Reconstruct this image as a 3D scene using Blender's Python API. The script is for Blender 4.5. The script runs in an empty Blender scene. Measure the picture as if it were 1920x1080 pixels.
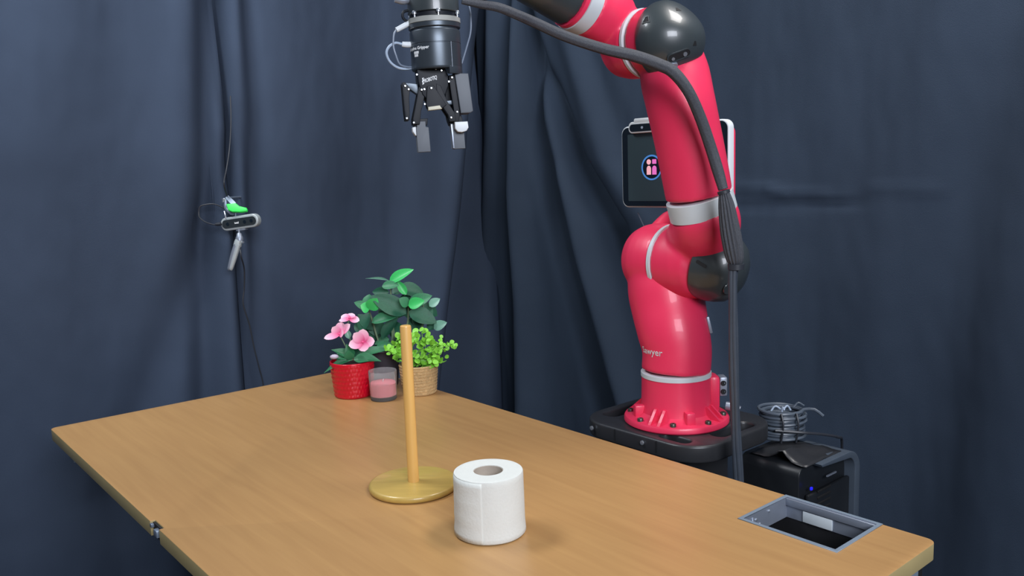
import bpy, bmesh, math, random
from mathutils import Vector, Matrix, noise
random.seed(7)
SC = bpy.context.scene
COL = SC.collection
V = Vector
# ------------------------------------------------------------------ camera
TZ = 0.74                       # height of the table top
F_PX, PITCH, ROLL, CAMZ = 1566.36, 0.13717, -0.03422, TZ + 0.5357
fw = V((0, math.cos(PITCH), -math.sin(PITCH)))
rt0 = V((1, 0, 0)); up0 = rt0.cross(fw)
rt = math.cos(ROLL)*rt0 + math.sin(ROLL)*up0
up = -math.sin(ROLL)*rt0 + math.cos(ROLL)*up0
EYE = V((0, 0, CAMZ))
cd = bpy.data.cameras.new('camera'); cam = bpy.data.objects.new('camera', cd); COL.objects.link(cam)
cd.sensor_width = 36; cd.lens = F_PX/1920*36; cd.clip_start = 0.05
cam.matrix_world = Matrix(((rt.x, up.x, -fw.x, 0), (rt.y, up.y, -fw.y, 0), (rt.z, up.z, -fw.z, CAMZ), (0, 0, 0, 1)))
SC.camera = cam
def ray(px, py): return (px-960)/F_PX*rt + (540-py)/F_PX*up + fw
def at(px, py, Y):              # point at ground distance Y from the camera
    d = ray(px, py); return EYE + d*(Y/d.y)
def on(px, py, z=TZ):           # point at height z
    d = ray(px, py); return EYE + d*((z-CAMZ)/d.z)
def onwall(px, py, O, D):       # (s, z) on the vertical plane through O along D
    d = ray(px, py); n = V((D.y, -D.x, 0)); t = (O-EYE).dot(n)/d.dot(n); p = EYE+d*t
    return (p-O).dot(D), p.z
# ------------------------------------------------------------------ world, lights, exposure
w = bpy.data.worlds.new('room_light'); SC.world = w; w.use_nodes = True
w.node_tree.nodes['Background'].inputs[0].default_value = (0.62, 0.78, 1.0, 1)
w.node_tree.nodes['Background'].inputs[1].default_value = 0.06
def area(name, loc, target, sx, sy, power, col):
    l = bpy.data.lights.new(name, 'AREA'); l.shape = 'RECTANGLE'; l.size = sx; l.size_y = sy
    l.energy = power; l.color = col
    o = bpy.data.objects.new(name, l); COL.objects.link(o); o.location = loc
    o.rotation_euler = (V(target)-V(loc)).to_track_quat('-Z', 'Y').to_euler()
    return o
area('ceiling_panel_light', (0.90, 1.45, 2.75), (0.92, 1.7, 1.2), 0.5, 0.8, 25, (1.0, 0.97, 0.94))
area('ceiling_panel_light', (-1.22, 1.72, 2.75), (-1.15, 2.1, 1.6), 0.6, 0.9, 38, (0.9, 0.95, 1.0))
area('window_light', (0.85, -1.3, 2.2), (0.1, 1.8, 1.75), 1.5, 1.0, 100, (0.86, 0.90, 1.0))
SC.view_settings.view_transform = 'Standard'; SC.view_settings.look = 'None'
SC.view_settings.gamma = 1.0; SC.view_settings.use_curve_mapping = False
SC.view_settings.exposure = 0.0
# ------------------------------------------------------------------ materials
def lin(c):
    return tuple(((x/255)/12.92 if x/255 <= 0.04045 else ((x/255+0.055)/1.055)**2.4) for x in c)
def mat(name, rgb, rough=0.5, metal=0.0, var=0.06, nscale=30, bump=0.0, bscale=200, spec=0.5, coat=0.0, sheen=0.0, stretch=None, emis=None):
    m = bpy.data.materials.new(name); m.use_nodes = True
    nt = m.node_tree; b = nt.nodes['Principled BSDF']
    c = lin(rgb)
    tc = nt.nodes.new('ShaderNodeTexCoord'); mp = nt.nodes.new('ShaderNodeMapping')
    if stretch: mp.inputs['Scale'].default_value = stretch
    nt.links.new(tc.outputs['Object'], mp.inputs[0])
    nz = nt.nodes.new('ShaderNodeTexNoise'); nz.inputs['Scale'].default_value = nscale; nz.inputs['Detail'].default_value = 4
    nt.links.new(mp.outputs[0], nz.inputs['Vector'])
    mx = nt.nodes.new('ShaderNodeMix'); mx.data_type = 'RGBA'
    mx.inputs['A'].default_value = (*[x*(1-var*2) for x in c], 1); mx.inputs['B'].default_value = (*[min(1, x*(1+var*2)) for x in c], 1)
    nt.links.new(nz.outputs['Fac'], mx.inputs['Factor']); nt.links.new(mx.outputs['Result'], b.inputs['Base Color'])
    b.inputs['Roughness'].default_value = rough; b.inputs['Metallic'].default_value = metal
    b.inputs['Specular IOR Level'].default_value = spec; b.inputs['Coat Weight'].default_value = coat
    b.inputs['Sheen Weight'].default_value = sheen; b.inputs['Sheen Roughness'].default_value = 0.5
    if emis: b.inputs['Emission Color'].default_value = (*c, 1); b.inputs['Emission Strength'].default_value = emis
    if bump:
        n2 = nt.nodes.new('ShaderNodeTexNoise'); n2.inputs['Scale'].default_value = bscale; n2.inputs['Detail'].default_value = 3
        nt.links.new(mp.outputs[0], n2.inputs['Vector'])
        bp = nt.nodes.new('ShaderNodeBump'); bp.inputs['Strength'].default_value = bump; bp.inputs['Distance'].default_value = 0.002
        nt.links.new(n2.outputs['Fac'], bp.inputs['Height']); nt.links.new(bp.outputs[0], b.inputs['Normal'])
    return m
M = dict(
 cloth=mat('black_cloth', (60, 71, 89), 0.85, var=0.10, nscale=3, bump=0.25, bscale=500, spec=0.15),
 cloth2=mat('black_cloth_second', (49, 60, 75), 0.85, var=0.10, nscale=2.5, bump=0.25, bscale=500, spec=0.15),
 wall=mat('painted_wall', (120, 122, 126), 0.8), floor=mat('grey_vinyl', (38, 40, 44), 0.6, var=0.12),
 edge=mat('table_edge_band', (178, 160, 112), 0.45, nscale=15),
 frame=mat('grey_steel_paint', (128, 142, 156), 0.4, metal=0.1), alu=mat('brushed_aluminium', (150, 158, 172), 0.42, metal=0.55, bump=0.05),
 dark=mat('dark_void_metal', (22, 24, 28), 0.6),
 red=mat('robot_red', (228, 50, 88), 0.42, var=0.03, nscale=8, bump=0.04, bscale=700, spec=0.5, coat=0.15),
 silver=mat('robot_silver_band', (202, 210, 214), 0.38, metal=0.08, var=0.03),
 cap=mat('robot_dark_cap', (54, 61, 64), 0.36, var=0.06, nscale=15, spec=0.6, coat=0.3),
 blackm=mat('black_anodised', (24, 28, 35), 0.55, spec=0.3), gunm=mat('gunmetal', (74, 82, 90), 0.36, metal=0.55, var=0.04),
 padg=mat('grey_rubber_pad', (92, 98, 106), 0.55), bolt=mat('steel_bolt', (205, 212, 222), 0.25, metal=0.8),
 boltd=mat('dark_hex_bolt', (92, 90, 84), 0.35, metal=0.7), ringg=mat('light_grey_ring', (152, 154, 150), 0.5),
 white=mat('white_plastic', (214, 220, 224), 0.45, var=0.02), beige=mat('beige_plastic', (196, 192, 172), 0.5),
 label=mat('white_print', (225, 228, 230), 0.6, var=0.0), sleeve=mat('braided_sleeve', (66, 69, 76), 0.6, var=0.25, nscale=400, bump=0.6, bscale=900),
 strand=mat('dark_grey_strand', (64, 71, 81), 0.4, var=0.1), cable=mat('black_cable', (46, 49, 56), 0.42, var=0.1), cableg=mat('grey_cable', (112, 124, 142), 0.4), cablew=mat('pale_cable', (168, 184, 204), 0.35),
 coil=mat('coil_cable', (84, 94, 106), 0.4, var=0.15),
 plate=mat('pedestal_charcoal', (44, 45, 48), 0.38, var=0.08, spec=0.55), 
 screen=mat('dark_glass', (58, 74, 80), 0.22, var=0.02, spec=0.6), bezel=mat('black_bezel', (20, 30, 40), 0.25, var=0.02),
 blue=mat('screen_blue', (70, 130, 200), 0.4, emis=0.5, var=0), peach=mat('screen_peach', (240, 175, 185), 0.4, emis=0.55, var=0), pink=mat('screen_pink', (222, 110, 190), 0.4, emis=0.55, var=0),
 casem=mat('case_black', (26, 29, 33), 0.42, var=0.1), caseg=mat('case_grey', (70, 80, 92), 0.5), led=mat('blue_led', (30, 30, 220), 0.4, emis=1.0, var=0),
 pole=mat('birch_dowel', (224, 176, 100), 0.38, var=0.10, nscale=12, stretch=(6, 6, 0.6), coat=0.2), disc=mat('bamboo_disc', (188, 158, 84), 0.36, var=0.10, nscale=14, stretch=(1, 7, 1), coat=0.25),
 paper=mat('tissue_paper', (214, 217, 212), 0.9, var=0.015, nscale=60, bump=0.22, bscale=260, spec=0.1), card=mat('cardboard_core', (176, 164, 150), 0.85, bump=0.2),
 redpot=mat('red_glaze', (205, 10, 40), 0.28, var=0.05, coat=0.3), darkpot=mat('dark_pot', (58, 55, 62), 0.55), soil=mat('soil', (48, 38, 32), 0.95, var=0.3, bump=0.8, bscale=120),
 jute=mat('jute', (196, 164, 116), 0.85, var=0.22, nscale=140, bump=0.9, bscale=300), candle=mat('pink_wax', (226, 112, 124), 0.5, var=0.04),
 leafd=mat('leaf_dark', (30, 86, 62), 0.55, var=0.22, nscale=25), leafm=mat('leaf_mid', (50, 120, 80), 0.5, var=0.18, nscale=25), leafp=mat('leaf_pale', (112, 160, 140), 0.4, var=0.12, nscale=25),
 leafb=mat('leaf_bright', (60, 184, 96), 0.4, var=0.12, nscale=25), leafl=mat('leaf_lime', (134, 204, 66), 0.45, var=0.2, nscale=60), stem=mat('stem_green_brown', (112, 134, 104), 0.6, var=0.15),
 leaff=mat('leaf_flower', (50, 118, 78), 0.45, var=0.2, nscale=30),
 petal=mat('petal_pink', (240, 158, 192), 0.55, var=0.14, nscale=28), petald=mat('petal_deep', (226, 88, 140), 0.55, var=0.1), bud=mat('bud_pale', (190, 178, 196), 0.6),
 green=mat('clamp_green', (64, 236, 96), 0.45, var=0.03), crod=mat('clamp_grey', (120, 132, 148), 0.4, metal=0.4), cams=mat('camera_silver', (186, 194, 196), 0.4, metal=0.3), camf=mat('camera_glass', (44, 50, 54), 0.2),
 blackp=mat('matt_black', (16, 17, 20), 0.7),
)
def glass():
    m = bpy.data.materials.new('clear_glass'); m.use_nodes = True; b = m.node_tree.nodes['Principled BSDF']
    b.inputs['Transmission Weight'].default_value = 0.88; b.inputs['Roughness'].default_value = 0.02; b.inputs['IOR'].default_value = 1.06
    b.inputs['Base Color'].default_value = (0.95, 0.97, 0.98, 1)
    return m
M['glass'] = glass()
def petal_mat():
    m = mat('petal_pink', (240, 158, 192), 0.55, var=0.05); nt = m.node_tree; b = nt.nodes['Principled BSDF']
    tc = nt.nodes.new('ShaderNodeTexCoord'); sx = nt.nodes.new('ShaderNodeSeparateXYZ'); cr = nt.nodes.new('ShaderNodeValToRGB'); e = cr.color_ramp.elements
    e[0].position = 0.05; e[0].color = (*lin((214, 60, 120)), 1); e[1].position = 0.95; e[1].color = (*lin((250, 205, 222)), 1); q = e.new(0.45); q.color = (*lin((240, 150, 186)), 1)
    nt.links.new(tc.outputs['Object'], sx.inputs[0]); nt.links.new(sx.outputs['Y'], cr.inputs[0]); nt.links.new(cr.outputs[0], b.inputs['Base Color']); return m
M['petal'] = petal_mat()
def wood_table():
    m = bpy.data.materials.new('beech_laminate'); m.use_nodes = True; nt = m.node_tree; b = nt.nodes['Principled BSDF']
    tc = nt.nodes.new('ShaderNodeTexCoord'); mp = nt.nodes.new('ShaderNodeMapping'); mp.inputs['Rotation'].default_value = (0, 0, -TH+math.pi/2)
    mp2 = nt.nodes.new('ShaderNodeMapping'); mp2.inputs['Scale'].default_value = (1.2, 22, 1)
    nz = nt.nodes.new('ShaderNodeTexNoise'); nz.inputs['Scale'].default_value = 3.0; nz.inputs['Detail'].default_value = 7; nz.inputs['Distortion'].default_value = 0.4
    n2 = nt.nodes.new('ShaderNodeTexNoise'); n2.inputs['Scale'].default_value = 1.5
    cr = nt.nodes.new('ShaderNodeValToRGB'); e = cr.color_ramp.elements
    e[0].position = 0.3; e[0].color = (*lin((173, 131, 83)), 1); e[1].position = 0.75; e[1].color = (*lin((188, 146, 94)), 1)
    nt.links.new(tc.outputs['Object'], mp.inputs[0]); nt.links.new(mp.outputs[0], mp2.inputs[0]); nt.links.new(mp2.outputs[0], nz.inputs['Vector'])
    nt.links.new(tc.outputs['Object'], n2.inputs['Vector'])
    ma = nt.nodes.new('ShaderNodeMath'); ma.operation = 'MULTIPLY_ADD'; ma.inputs[1].default_value = 0.75
    mb = nt.nodes.new('ShaderNodeMath'); mb.operation = 'MULTIPLY'; mb.inputs[1].default_value = 0.25
    nt.links.new(n2.outputs['Fac'], mb.inputs[0]); nt.links.new(nz.outputs['Fac'], ma.inputs[0]); nt.links.new(mb.outputs[0], ma.inputs[2])
    nt.links.new(ma.outputs[0], cr.inputs[0]); nt.links.new(cr.outputs[0], b.inputs['Base Color'])
    b.inputs['Roughness'].default_value = 0.34; b.inputs['Specular IOR Level'].default_value = 0.5
    return m
# ------------------------------------------------------------------ helpers
ORG = {}
def thing(name, label, cat, loc, group=None):
    o = bpy.data.objects.new(name, None); COL.objects.link(o); o.location = loc; o.empty_display_size = 0.05
    o['label'] = label; o['category'] = cat
    if group: o['group'] = group
    ORG[o] = V(loc); return o
def tag(o, label, cat, group=None):
    o['label'] = label; o['category'] = cat
    if group: o['group'] = group
    return o
def obj(name, bm, m, parent=None, smooth=True, label=None, kind=None, ang=40):
    """bm holds world coordinates; the object gets its origin at the middle of the mesh"""
    if isinstance(bm, bmesh.types.BMesh):
        me = bpy.data.meshes.new(name); bmesh.ops.recalc_face_normals(bm, faces=bm.faces); bm.to_mesh(me); bm.free()
    else: me = bm; me.name = name
    xs = [v.co for v in me.vertices]
    c = V([(min(p[i] for p in xs)+max(p[i] for p in xs))/2 for i in range(3)])
    me.transform(Matrix.Translation(-c))
    ml = m if isinstance(m, list) else [m]
    for q in ml: me.materials.append(q if not isinstance(q, str) else M[q])
    if smooth:
        me.shade_smooth(); me.set_sharp_from_angle(angle=math.radians(ang))
    o = bpy.data.objects.new(name, me); COL.objects.link(o); ORG[o] = c
    o.parent = parent; o.location = c - (ORG[parent] if parent else V((0, 0, 0)))
    if label: o['label'] = label
    if kind: o['kind'] = kind
    return o
def frame_of(z, hint=None):
    z = V(z).normalized(); h = V(hint) if hint else (V((0, 0, 1)) if abs(z.z) < 0.9 else V((1, 0, 0)))
    x = (h - z*h.dot(z)).normalized(); y = z.cross(x); return x, y, z
def rings(bm, R, closed_ends=(True, True), loop=False):
    vs = [[bm.verts.new(p) for p in r] for r in R]; n = len(vs[0])
    rng = range(len(vs)) if loop else range(len(vs)-1)
    for i in rng:
        a, b = vs[i], vs[(i+1) % len(vs)]
        for k in range(n): bm.faces.new((a[k], a[(k+1) % n], b[(k+1) % n], b[k]))
    if not loop:
        if closed_ends[0]: bm.faces.new(vs[0][::-1])
        if closed_ends[1]: bm.faces.new(vs[-1])
    return vs
def lathe(bm, base, axis, prof, seg=40, hint=None, caps=(True, True), fn=None):
    """prof: (radius, height along axis)"""
    x, y, z = frame_of(axis, hint); R = []
    for r, h in prof:
        R.append([V(base)+z*h+(x*math.cos(2*math.pi*k/seg)+y*math.sin(2*math.pi*k/seg))*(r*(fn(2*math.pi*k/seg, h) if fn else 1)) for k in range(seg)])
    rings(bm, R, caps); return bm
def cat(P, n=6):
    """catmull-rom through P (tuples of equal length)"""
    P = [tuple(p) for p in P]; out = []
    Q = [tuple(2*a-b for a, b in zip(P[0], P[1]))]+P+[tuple(2*a-b for a, b in zip(P[-1], P[-2]))]
    for i in range(1, len(Q)-2):
        for k in range(n):
            t = k/n; out.append(tuple(0.5*((2*b)+(-a+c)*t+(2*a-5*b+4*c-d)*t*t+(-a+3*b-3*c+d)*t**3) for a, b, c, d in zip(Q[i-1], Q[i], Q[i+1], Q[i+2])))
    out.append(P[-1]); return out
def tube(bm, pts, r, seg=10, smooth=6, caps=True, flat=1.0, hint=None):
    """pts: vectors; r: number or list; flat squashes the second axis"""
    rr = r if isinstance(r, (list, tuple)) else [r]*len(pts)
    C = [(*p, q) for p, q in zip(pts, rr)]
    if smooth: C = cat(C, smooth)
    P = [V(c[:3]) for c in C]; Q = [max(1e-5, c[3]) for c in C]
    x = None; R = []
    for i, p in enumerate(P):
        t = (P[min(i+1, len(P)-1)]-P[max(i-1, 0)]).normalized()
        if x is None: x, y, _ = frame_of(t, hint)
        else: x = (x-t*x.dot(t)).normalized(); y = t.cross(x)
        R.append([p+(x*math.cos(2*math.pi*k/seg)+y*math.sin(2*math.pi*k/seg)*flat)*Q[i] for k in range(seg)])
    rings(bm, R, (caps, caps)); return bm
def rbox(bm, c, ax, dims, bev=0.002, seg=2):
    """bevelled box at c, ax = (x, y, z) axis vectors"""
    t = bmesh.new(); bmesh.ops.create_cube(t, size=1)
    for v in t.verts: v.co = V((v.co.x*dims[0], v.co.y*dims[1], v.co.z*dims[2]))
    if bev: bmesh.ops.bevel(t, geom=t.edges[:], offset=bev, segments=seg, profile=0.5, affect='EDGES')
    X, Y, Z = [V(a) for a in ax]
    for v in t.verts: v.co = V(c)+X*v.co.x+Y*v.co.y+Z*v.co.z
    me = bpy.data.meshes.new('t'); t.to_mesh(me); t.free(); bm.from_mesh(me); bpy.data.meshes.remove(me); return bm
def extr(bm, pts, o, X, Y, Z, h, holes=(), bev=0.0):
    """polygon pts (x, y) with holes, extruded by h along Z, via a filled curve"""
    cu = bpy.data.curves.new('c', 'CURVE'); cu.dimensions = '2D'; cu.fill_mode = 'BOTH'; cu.extrude = max(0, h/2-bev); cu.bevel_depth = bev; cu.bevel_resolution = 2; cu.offset = -bev
    for P in [pts]+list(holes):
        s = cu.splines.new('POLY'); s.points.add(len(P)-1)
        for i, p in enumerate(P): s.points[i].co = (p[0], p[1], 0, 1)
        s.use_cyclic_u = True
    ob = bpy.data.objects.new('c', cu); me = bpy.data.meshes.new_from_object(ob)
    X, Y, Z = V(X), V(Y), V(Z)
    for v in me.vertices: v.co = V(o)+X*v.co.x+Y*v.co.y+Z*(v.co.z+h/2)
    bm.from_mesh(me); bpy.data.meshes.remove(me); bpy.data.objects.remove(ob); bpy.data.curves.remove(cu)
    bmesh.ops.remove_doubles(bm, verts=bm.verts, dist=1e-6); return bm
def rrect(w_, h_, r, n=6, cx=0, cy=0):
    P = []
    for sx, sy, a0 in ((1, 1, 0), (-1, 1, 90), (-1, -1, 180), (1, -1, 270)):
        for k in range(n+1):
            a = math.radians(a0+90*k/n); P.append((cx+sx*(w_/2-r)+r*math.cos(a), cy+sy*(h_/2-r)+r*math.sin(a)))
    return P
def circ(r, cx=0, cy=0, n=24, ry=None): return [(cx+r*math.cos(2*math.pi*k/n), cy+(ry or r)*math.sin(2*math.pi*k/n)) for k in range(n)]
def text_mesh(s, size, bold=0.0):
    cu = bpy.data.curves.new('t', 'FONT'); cu.body = s; cu.size = size; cu.extrude = 0.0002; cu.offset = bold; cu.resolution_u = 2
    ob = bpy.data.objects.new('t', cu); me = bpy.data.meshes.new_from_object(ob); bpy.data.objects.remove(ob); return me
def remesh(o, vox=0.004, it=8):
    m_ = o.modifiers.new('r', 'REMESH'); m_.mode = 'VOXEL'; m_.voxel_size = vox; m_.use_smooth_shade = True
    s = o.modifiers.new('s', 'SMOOTH'); s.factor = 0.6; s.iterations = it
X3 = (V((1, 0, 0)), V((0, 1, 0)), V((0, 0, 1)))
def wp(c, z=TZ): return V((c[0], c[1], z))
# ------------------------------------------------------------------ table directions and room
TH = 0.69848
U = V((math.cos(TH), math.sin(TH), 0)); W = V((math.sin(TH), -math.cos(TH), 0)); Z = V((0, 0, 1))
PA = V((-1.0529, 1.8286, TZ)); PB = PA+U*0.8; PC = PB+W*1.6; PD = PA+W*1.6
KZ = PB+U*0.8-W*0.35; KZ.z = 0     # corner where the two curtained walls meet
def struct(o): o['kind'] = 'structure'; return o
bm = rbox(bmesh.new(), (0, 0.6, -0.02), X3, (6, 6.4, 0.04), 0); struct(obj('floor', bm, 'floor'))
bm = rbox(bmesh.new(), KZ-W*0.19-U*1.45+Z*1.5, (U, W, Z), (3.9, 0.05, 3.0), 0); struct(obj('wall_left', bm, 'wall'))
bm = rbox(bmesh.new(), KZ+U*0.24+W*1.3+Z*1.5, (W, U, Z), (3.4, 0.05, 3.0), 0); struct(obj('wall_right', bm, 'wall'))
def curtain(D, N, s0, s1, folds, m, label, name='curtain', seed=0, zt=2.9, base=0.0, fade0=0.0, fade1=0.0, creases=()):
    """cloth sheet on the vertical plane KZ + s D; N points into the room; folds = (px polyline, amplitude, width)"""
    F = []
    for P, A, wd in folds:
        q = sorted([(onwall(x, y, KZ, D)) for x, y in P], key=lambda t: t[1]); F.append((q, A, wd))
    def spos(q, z):
        if z <= q[0][1]: a, b = q[0], q[1]
        elif z >= q[-1][1]: a, b = q[-2], q[-1]
        else:
            for a, b in zip(q, q[1:]):
                if a[1] <= z <= b[1]: break
        t = (z-a[1])/(b[1]-a[1]+1e-9); t = max(-0.8, min(1.8, t)); return a[0]+(b[0]-a[0])*t
    CR = []
    for xa, xb, ya, yb, A in creases:
        a, b = onwall(xa, ya, KZ, D), onwall(xb, yb, KZ, D); CR.append((a, b, A))
    bm = bmesh.new(); ns = int((s1-s0)/0.009); nz = 210; G = []
    for j in range(nz+1):
        z = 0.02+(zt-0.02)*j/nz; row = []
        SP = [(spos(q, z), (A(z) if callable(A) else A), wd) for q, A, wd in F]
        for i in range(ns+1):
            s = s0+(s1-s0)*i/ns; d = base
            for sp, A, wd in SP:
                kz = max(0.55, min(1.7, 1.9-0.62*z)); e = (s-sp)/(wd*kz)
                if abs(e) < 4: d += A*kz*math.exp(-e*e)
            d += 0.010*noise.noise(V((s*3.2+seed, z*0.8, 3))) + 0.006*noise.noise(V((s*9+seed, z*1.7, 7))) + 0.0015*noise.noise(V((s*30, z*12, seed)))
            for a, b, A in CR:
                t = (s-a[0])/(b[0]-a[0])
                if -0.2 < t < 1.2:
                    e = (z-(a[1]+(b[1]-a[1])*t))/0.010; q = min(1, (t+0.2)*4, (1.2-t)*4)
                    if abs(e) < 4: d += A*q*math.exp(-e*e)
            e0, e1 = s-s0, s1-s
            if fade0: d -= 0.035*math.exp(-(e0/fade0)**2)
            if fade1: d -= 0.035*math.exp(-(e1/fade1)**2)
            p = KZ+D*s+N*d; row.append(bm.verts.new((p.x, p.y, z)))
        G.append(row)
    for j in range(nz):
        for i in range(ns): bm.faces.new((G[j][i], G[j][i+1], G[j+1][i+1], G[j+1][i]))
    o = obj(name, bm, m, None, ang=180)
    sd = o.modifiers.new('thick', 'SOLIDIFY'); sd.thickness = 0.0015
    return tag(o, label, 'curtain')
sS, _ = onwall(428, 400, KZ, -U)
curtain(-U, W, sS-0.015, 3.0, [([(425, 0), (420, 300), (428, 720)], 0.035, 0.035), ([(385, 0), (392, 350), (395, 720)], -0.035, 0.035), ([(350, 0), (345, 350), (320, 720)], 0.018, 0.06),
    ([(405, 380), (340, 560), (285, 760)], -0.025, 0.05), ([(230, 0), (215, 720)], -0.012, 0.14), ([(110, 0), (60, 720)], 0.012, 0.16), ([(10, 0), (-30, 720)], -0.012, 0.12)],
    'cloth', 'black cloth backdrop curtain at the far left, left of the vertical seam', seed=2, fade0=0.02)
curtain(-U, W, 0.0, sS+0.035, [([(410, 0), (412, 200), (428, 360), (440, 730)], -0.06, 0.028), ([(440, 0), (450, 300), (462, 730)], 0.02, 0.035), ([(470, 330), (540, 500), (600, 680)], -0.022, 0.07),
    ([(480, 450), (478, 720)], -0.022, 0.025), ([(540, 0), (570, 300), (660, 640)], 0.02, 0.13), ([(700, 0), (690, 300), (640, 720)], -0.016, 0.11), ([(800, 200), (790, 640)], 0.016, 0.11), ([(755, 220), (735, 500)], -0.01, 0.05),
    ([(905, 200), (882, 450), (850, 740)], -0.11, 0.055), ([(865, 100), (850, 400), (805, 720)], 0.025, 0.05), ([(850, 300), (800, 700)], 0.014, 0.07)],
    'cloth', 'black cloth backdrop curtain behind the potted plants, between seam and corner', seed=11)
curtain(W, -U, -0.07, 2.6, [([(925, 0), (920, 400), (925, 780)], 0.03, 0.035), ([(950, 20), (948, 400), (950, 800)], -0.07, 0.03), ([(975, 20), (972, 360), (990, 560), (1000, 800)], 0.045, 0.04),
    ([(985, 60), (1002, 230), (1041, 411), (1086, 554), (1132, 735)], -0.09, 0.034), ([(1005, 60), (1040, 230), (1105, 489), (1155, 650), (1190, 780)], 0.045, 0.035),
    ([(990, 20), (1015, 126), (1075, 300), (1145, 424), (1205, 638), (1240, 760)], -0.10, 0.040), ([(1060, 60), (1140, 300), (1215, 424), (1290, 640)], 0.03, 0.06),
    ([(1095, 60), (1170, 300)], -0.010, 0.05), ([(1400, 0), (1420, 500)], 0.012, 0.16),
    ([(1880, 120), (1800, 500), (1700, 950)], -0.035, 0.10), ([(1800, 0), (1700, 500), (1620, 900)], 0.02, 0.11), ([(1960, 300), (1850, 1000)], 0.025, 0.10)],
    'cloth2', 'black cloth backdrop curtain behind the red robot arm, right of the corner', seed=23, creases=[(1380, 1565, 348, 368, 0.006), (1380, 1600, 387, 381, -0.007), (1640, 1760, 352, 356, 0.004), (1440, 1480, 352, 366, 0.005)])
# ------------------------------------------------------------------ table
T = thing('table', 'rectangular beech laminate table with a metal cable cutout at its right corner', 'table', (*( (PA+PC)/2).xy, 0))
t1, t2 = on(1392, 972), on(1478, 929)
def uv(p): q = p-PA; return q.dot(U), q.dot(W)
a0, b0 = uv(on(1392, 972)); a1, b1 = uv(on(1565, 1033)); a2, b2 = uv(on(1655, 981))
CU0, CU1, CW0, CW1 = (a0+a1)/2, 0.796, b0, (b1+b2)/2
nw = uv(on(289, 985))[1]
outer = []
def corner(cx, cy, a, r=0.014): return [(cx+r*math.cos(math.radians(a+90*k/5)), cy+r*math.sin(math.radians(a+90*k/5))) for k in range(6)]
r = 0.014
outer = corner(r, r, 180)[::1]
outer += corner(0.8-r, r, 270) + corner(0.8-r, 1.6-r, 0) + corner(r, 1.6-r, 90)
outer += [(0, nw+0.022), (0.008, nw+0.022), (0.008, nw-0.022), (0, nw-0.022)]
hole = [(CU0, CW0), (CU1, CW0), (CU1, CW1), (CU0, CW1)]
TMAT = wood_table()
bm = extr(bmesh.new(), outer, PA-Z*0.025, U, W, Z, 0.025, [hole], 0.0008)
top = obj('tabletop', bm, [TMAT, M['edge']], T, ang=30)
for p in top.data.polygons:
    if abs(p.normal.z) < 0.6: p.material_index = 1
bm = bmesh.new()
cu, cw = (CU0+CU1)/2, (CW0+CW1)/2; du, dw = CU1-CU0, CW1-CW0
def TP(a, b, z=0): return PA+U*a+W*b+Z*z
for c_, d_ in (((cu, CW0+0.001), (du, 0.002)), ((cu, CW1-0.001), (du, 0.002)), ((CU0+0.001, cw), (0.002, dw)), ((CU1-0.0015, cw), (0.003, dw))):
    rbox(bm, TP(*c_, -0.016), (U, W, Z), (d_[0], d_[1], 0.034), 0)
tray = obj('cable_tray_sleeve', bm, 'alu', T, False, 'grey metal sleeve lining the cutout')
bm = extr(bmesh.new(), [(CU0-0.005, CW0-0.004), (0.7995, CW0-0.004), (0.7995, CW1+0.004), (CU0-0.005, CW1+0.004)], PA-Z*0.0002, U, W, Z, 0.0014, [[(CU0+0.001, CW0+0.002), (CU1-0.002, CW0+0.002), (CU1-0.002, CW1-0.002), (CU0+0.001, CW1-0.002)]])
obj('rim', bm, 'frame', tray, False)
obj('upper_strip', rbox(bmesh.new(), TP(CU1-0.0045, cw, -0.0065), (U, W, Z), (0.004, dw-0.004, 0.012), 0.001), 'alu', tray)
obj('cover_plate', rbox(bmesh.new(), TP(CU1-0.004, cw-0.02, -0.023), (U, W, Z), (0.003, 0.05, 0.018), 0.001), 'silver', tray)
for da, dz_ in ((0.035, -0.012), (0.07, -0.008), (0.045, -0.022)): obj('screw', lathe(bmesh.new(), TP(CU0+da, CW0+0.002, dz_), W, [(0.0025, 0), (0.0022, 0.0015), (0.0003, 0.0018)], 10), 'bolt', tray)
obj('hook', tube(bmesh.new(), [TP(CU0+0.026, CW0+0.002, -0.006), TP(CU0+0.020, CW0+0.006, -0.012), TP(CU0+0.023, CW0+0.003, -0.020)], 0.0014, 6, 4), 'bolt', tray)
bm = rbox(bmesh.new(), TP(cu, cw, -0.16), (U, W, Z), (du+0.06, dw+0.1, 0.004), 0)
for a_, b_, x_, y_ in ((CU0-0.03, cw, 0.003, dw+0.1), (CU1+0.00, cw, 0.003, dw+0.1), (cu, CW0-0.05, du+0.06, 0.003), (cu, CW1+0.05, du+0.06, 0.003)):
    rbox(bm, TP(min(a_, .798), b_, -0.0975), (U, W, Z), (x_, y_, 0.125), 0)
obj('cutout_shade_box', bm, 'blackp', T, False, 'black box added below the cutout for its dark inside')  # black box added to stand for the shade below the open cutout
# edge clip
bm = rbox(bmesh.new(), TP(0.006, nw, -0.0135), (U, W, Z), (0.004, 0.043, 0.023), 0.0006)
clipo = obj('edge_bracket', bm, 'blackp', T, label='dark metal bracket set into the near left edge')
bm = rbox(bmesh.new(), TP(0.0015, nw+0.008, -0.011), (U, W, Z), (0.009, 0.016, 0.012), 0.002)
rbox(bm, TP(0.000, nw-0.013, -0.004), (U, W, Z), (0.005, 0.008, 0.006), 0.001)
obj('latch', bm, 'crod', clipo)
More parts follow.
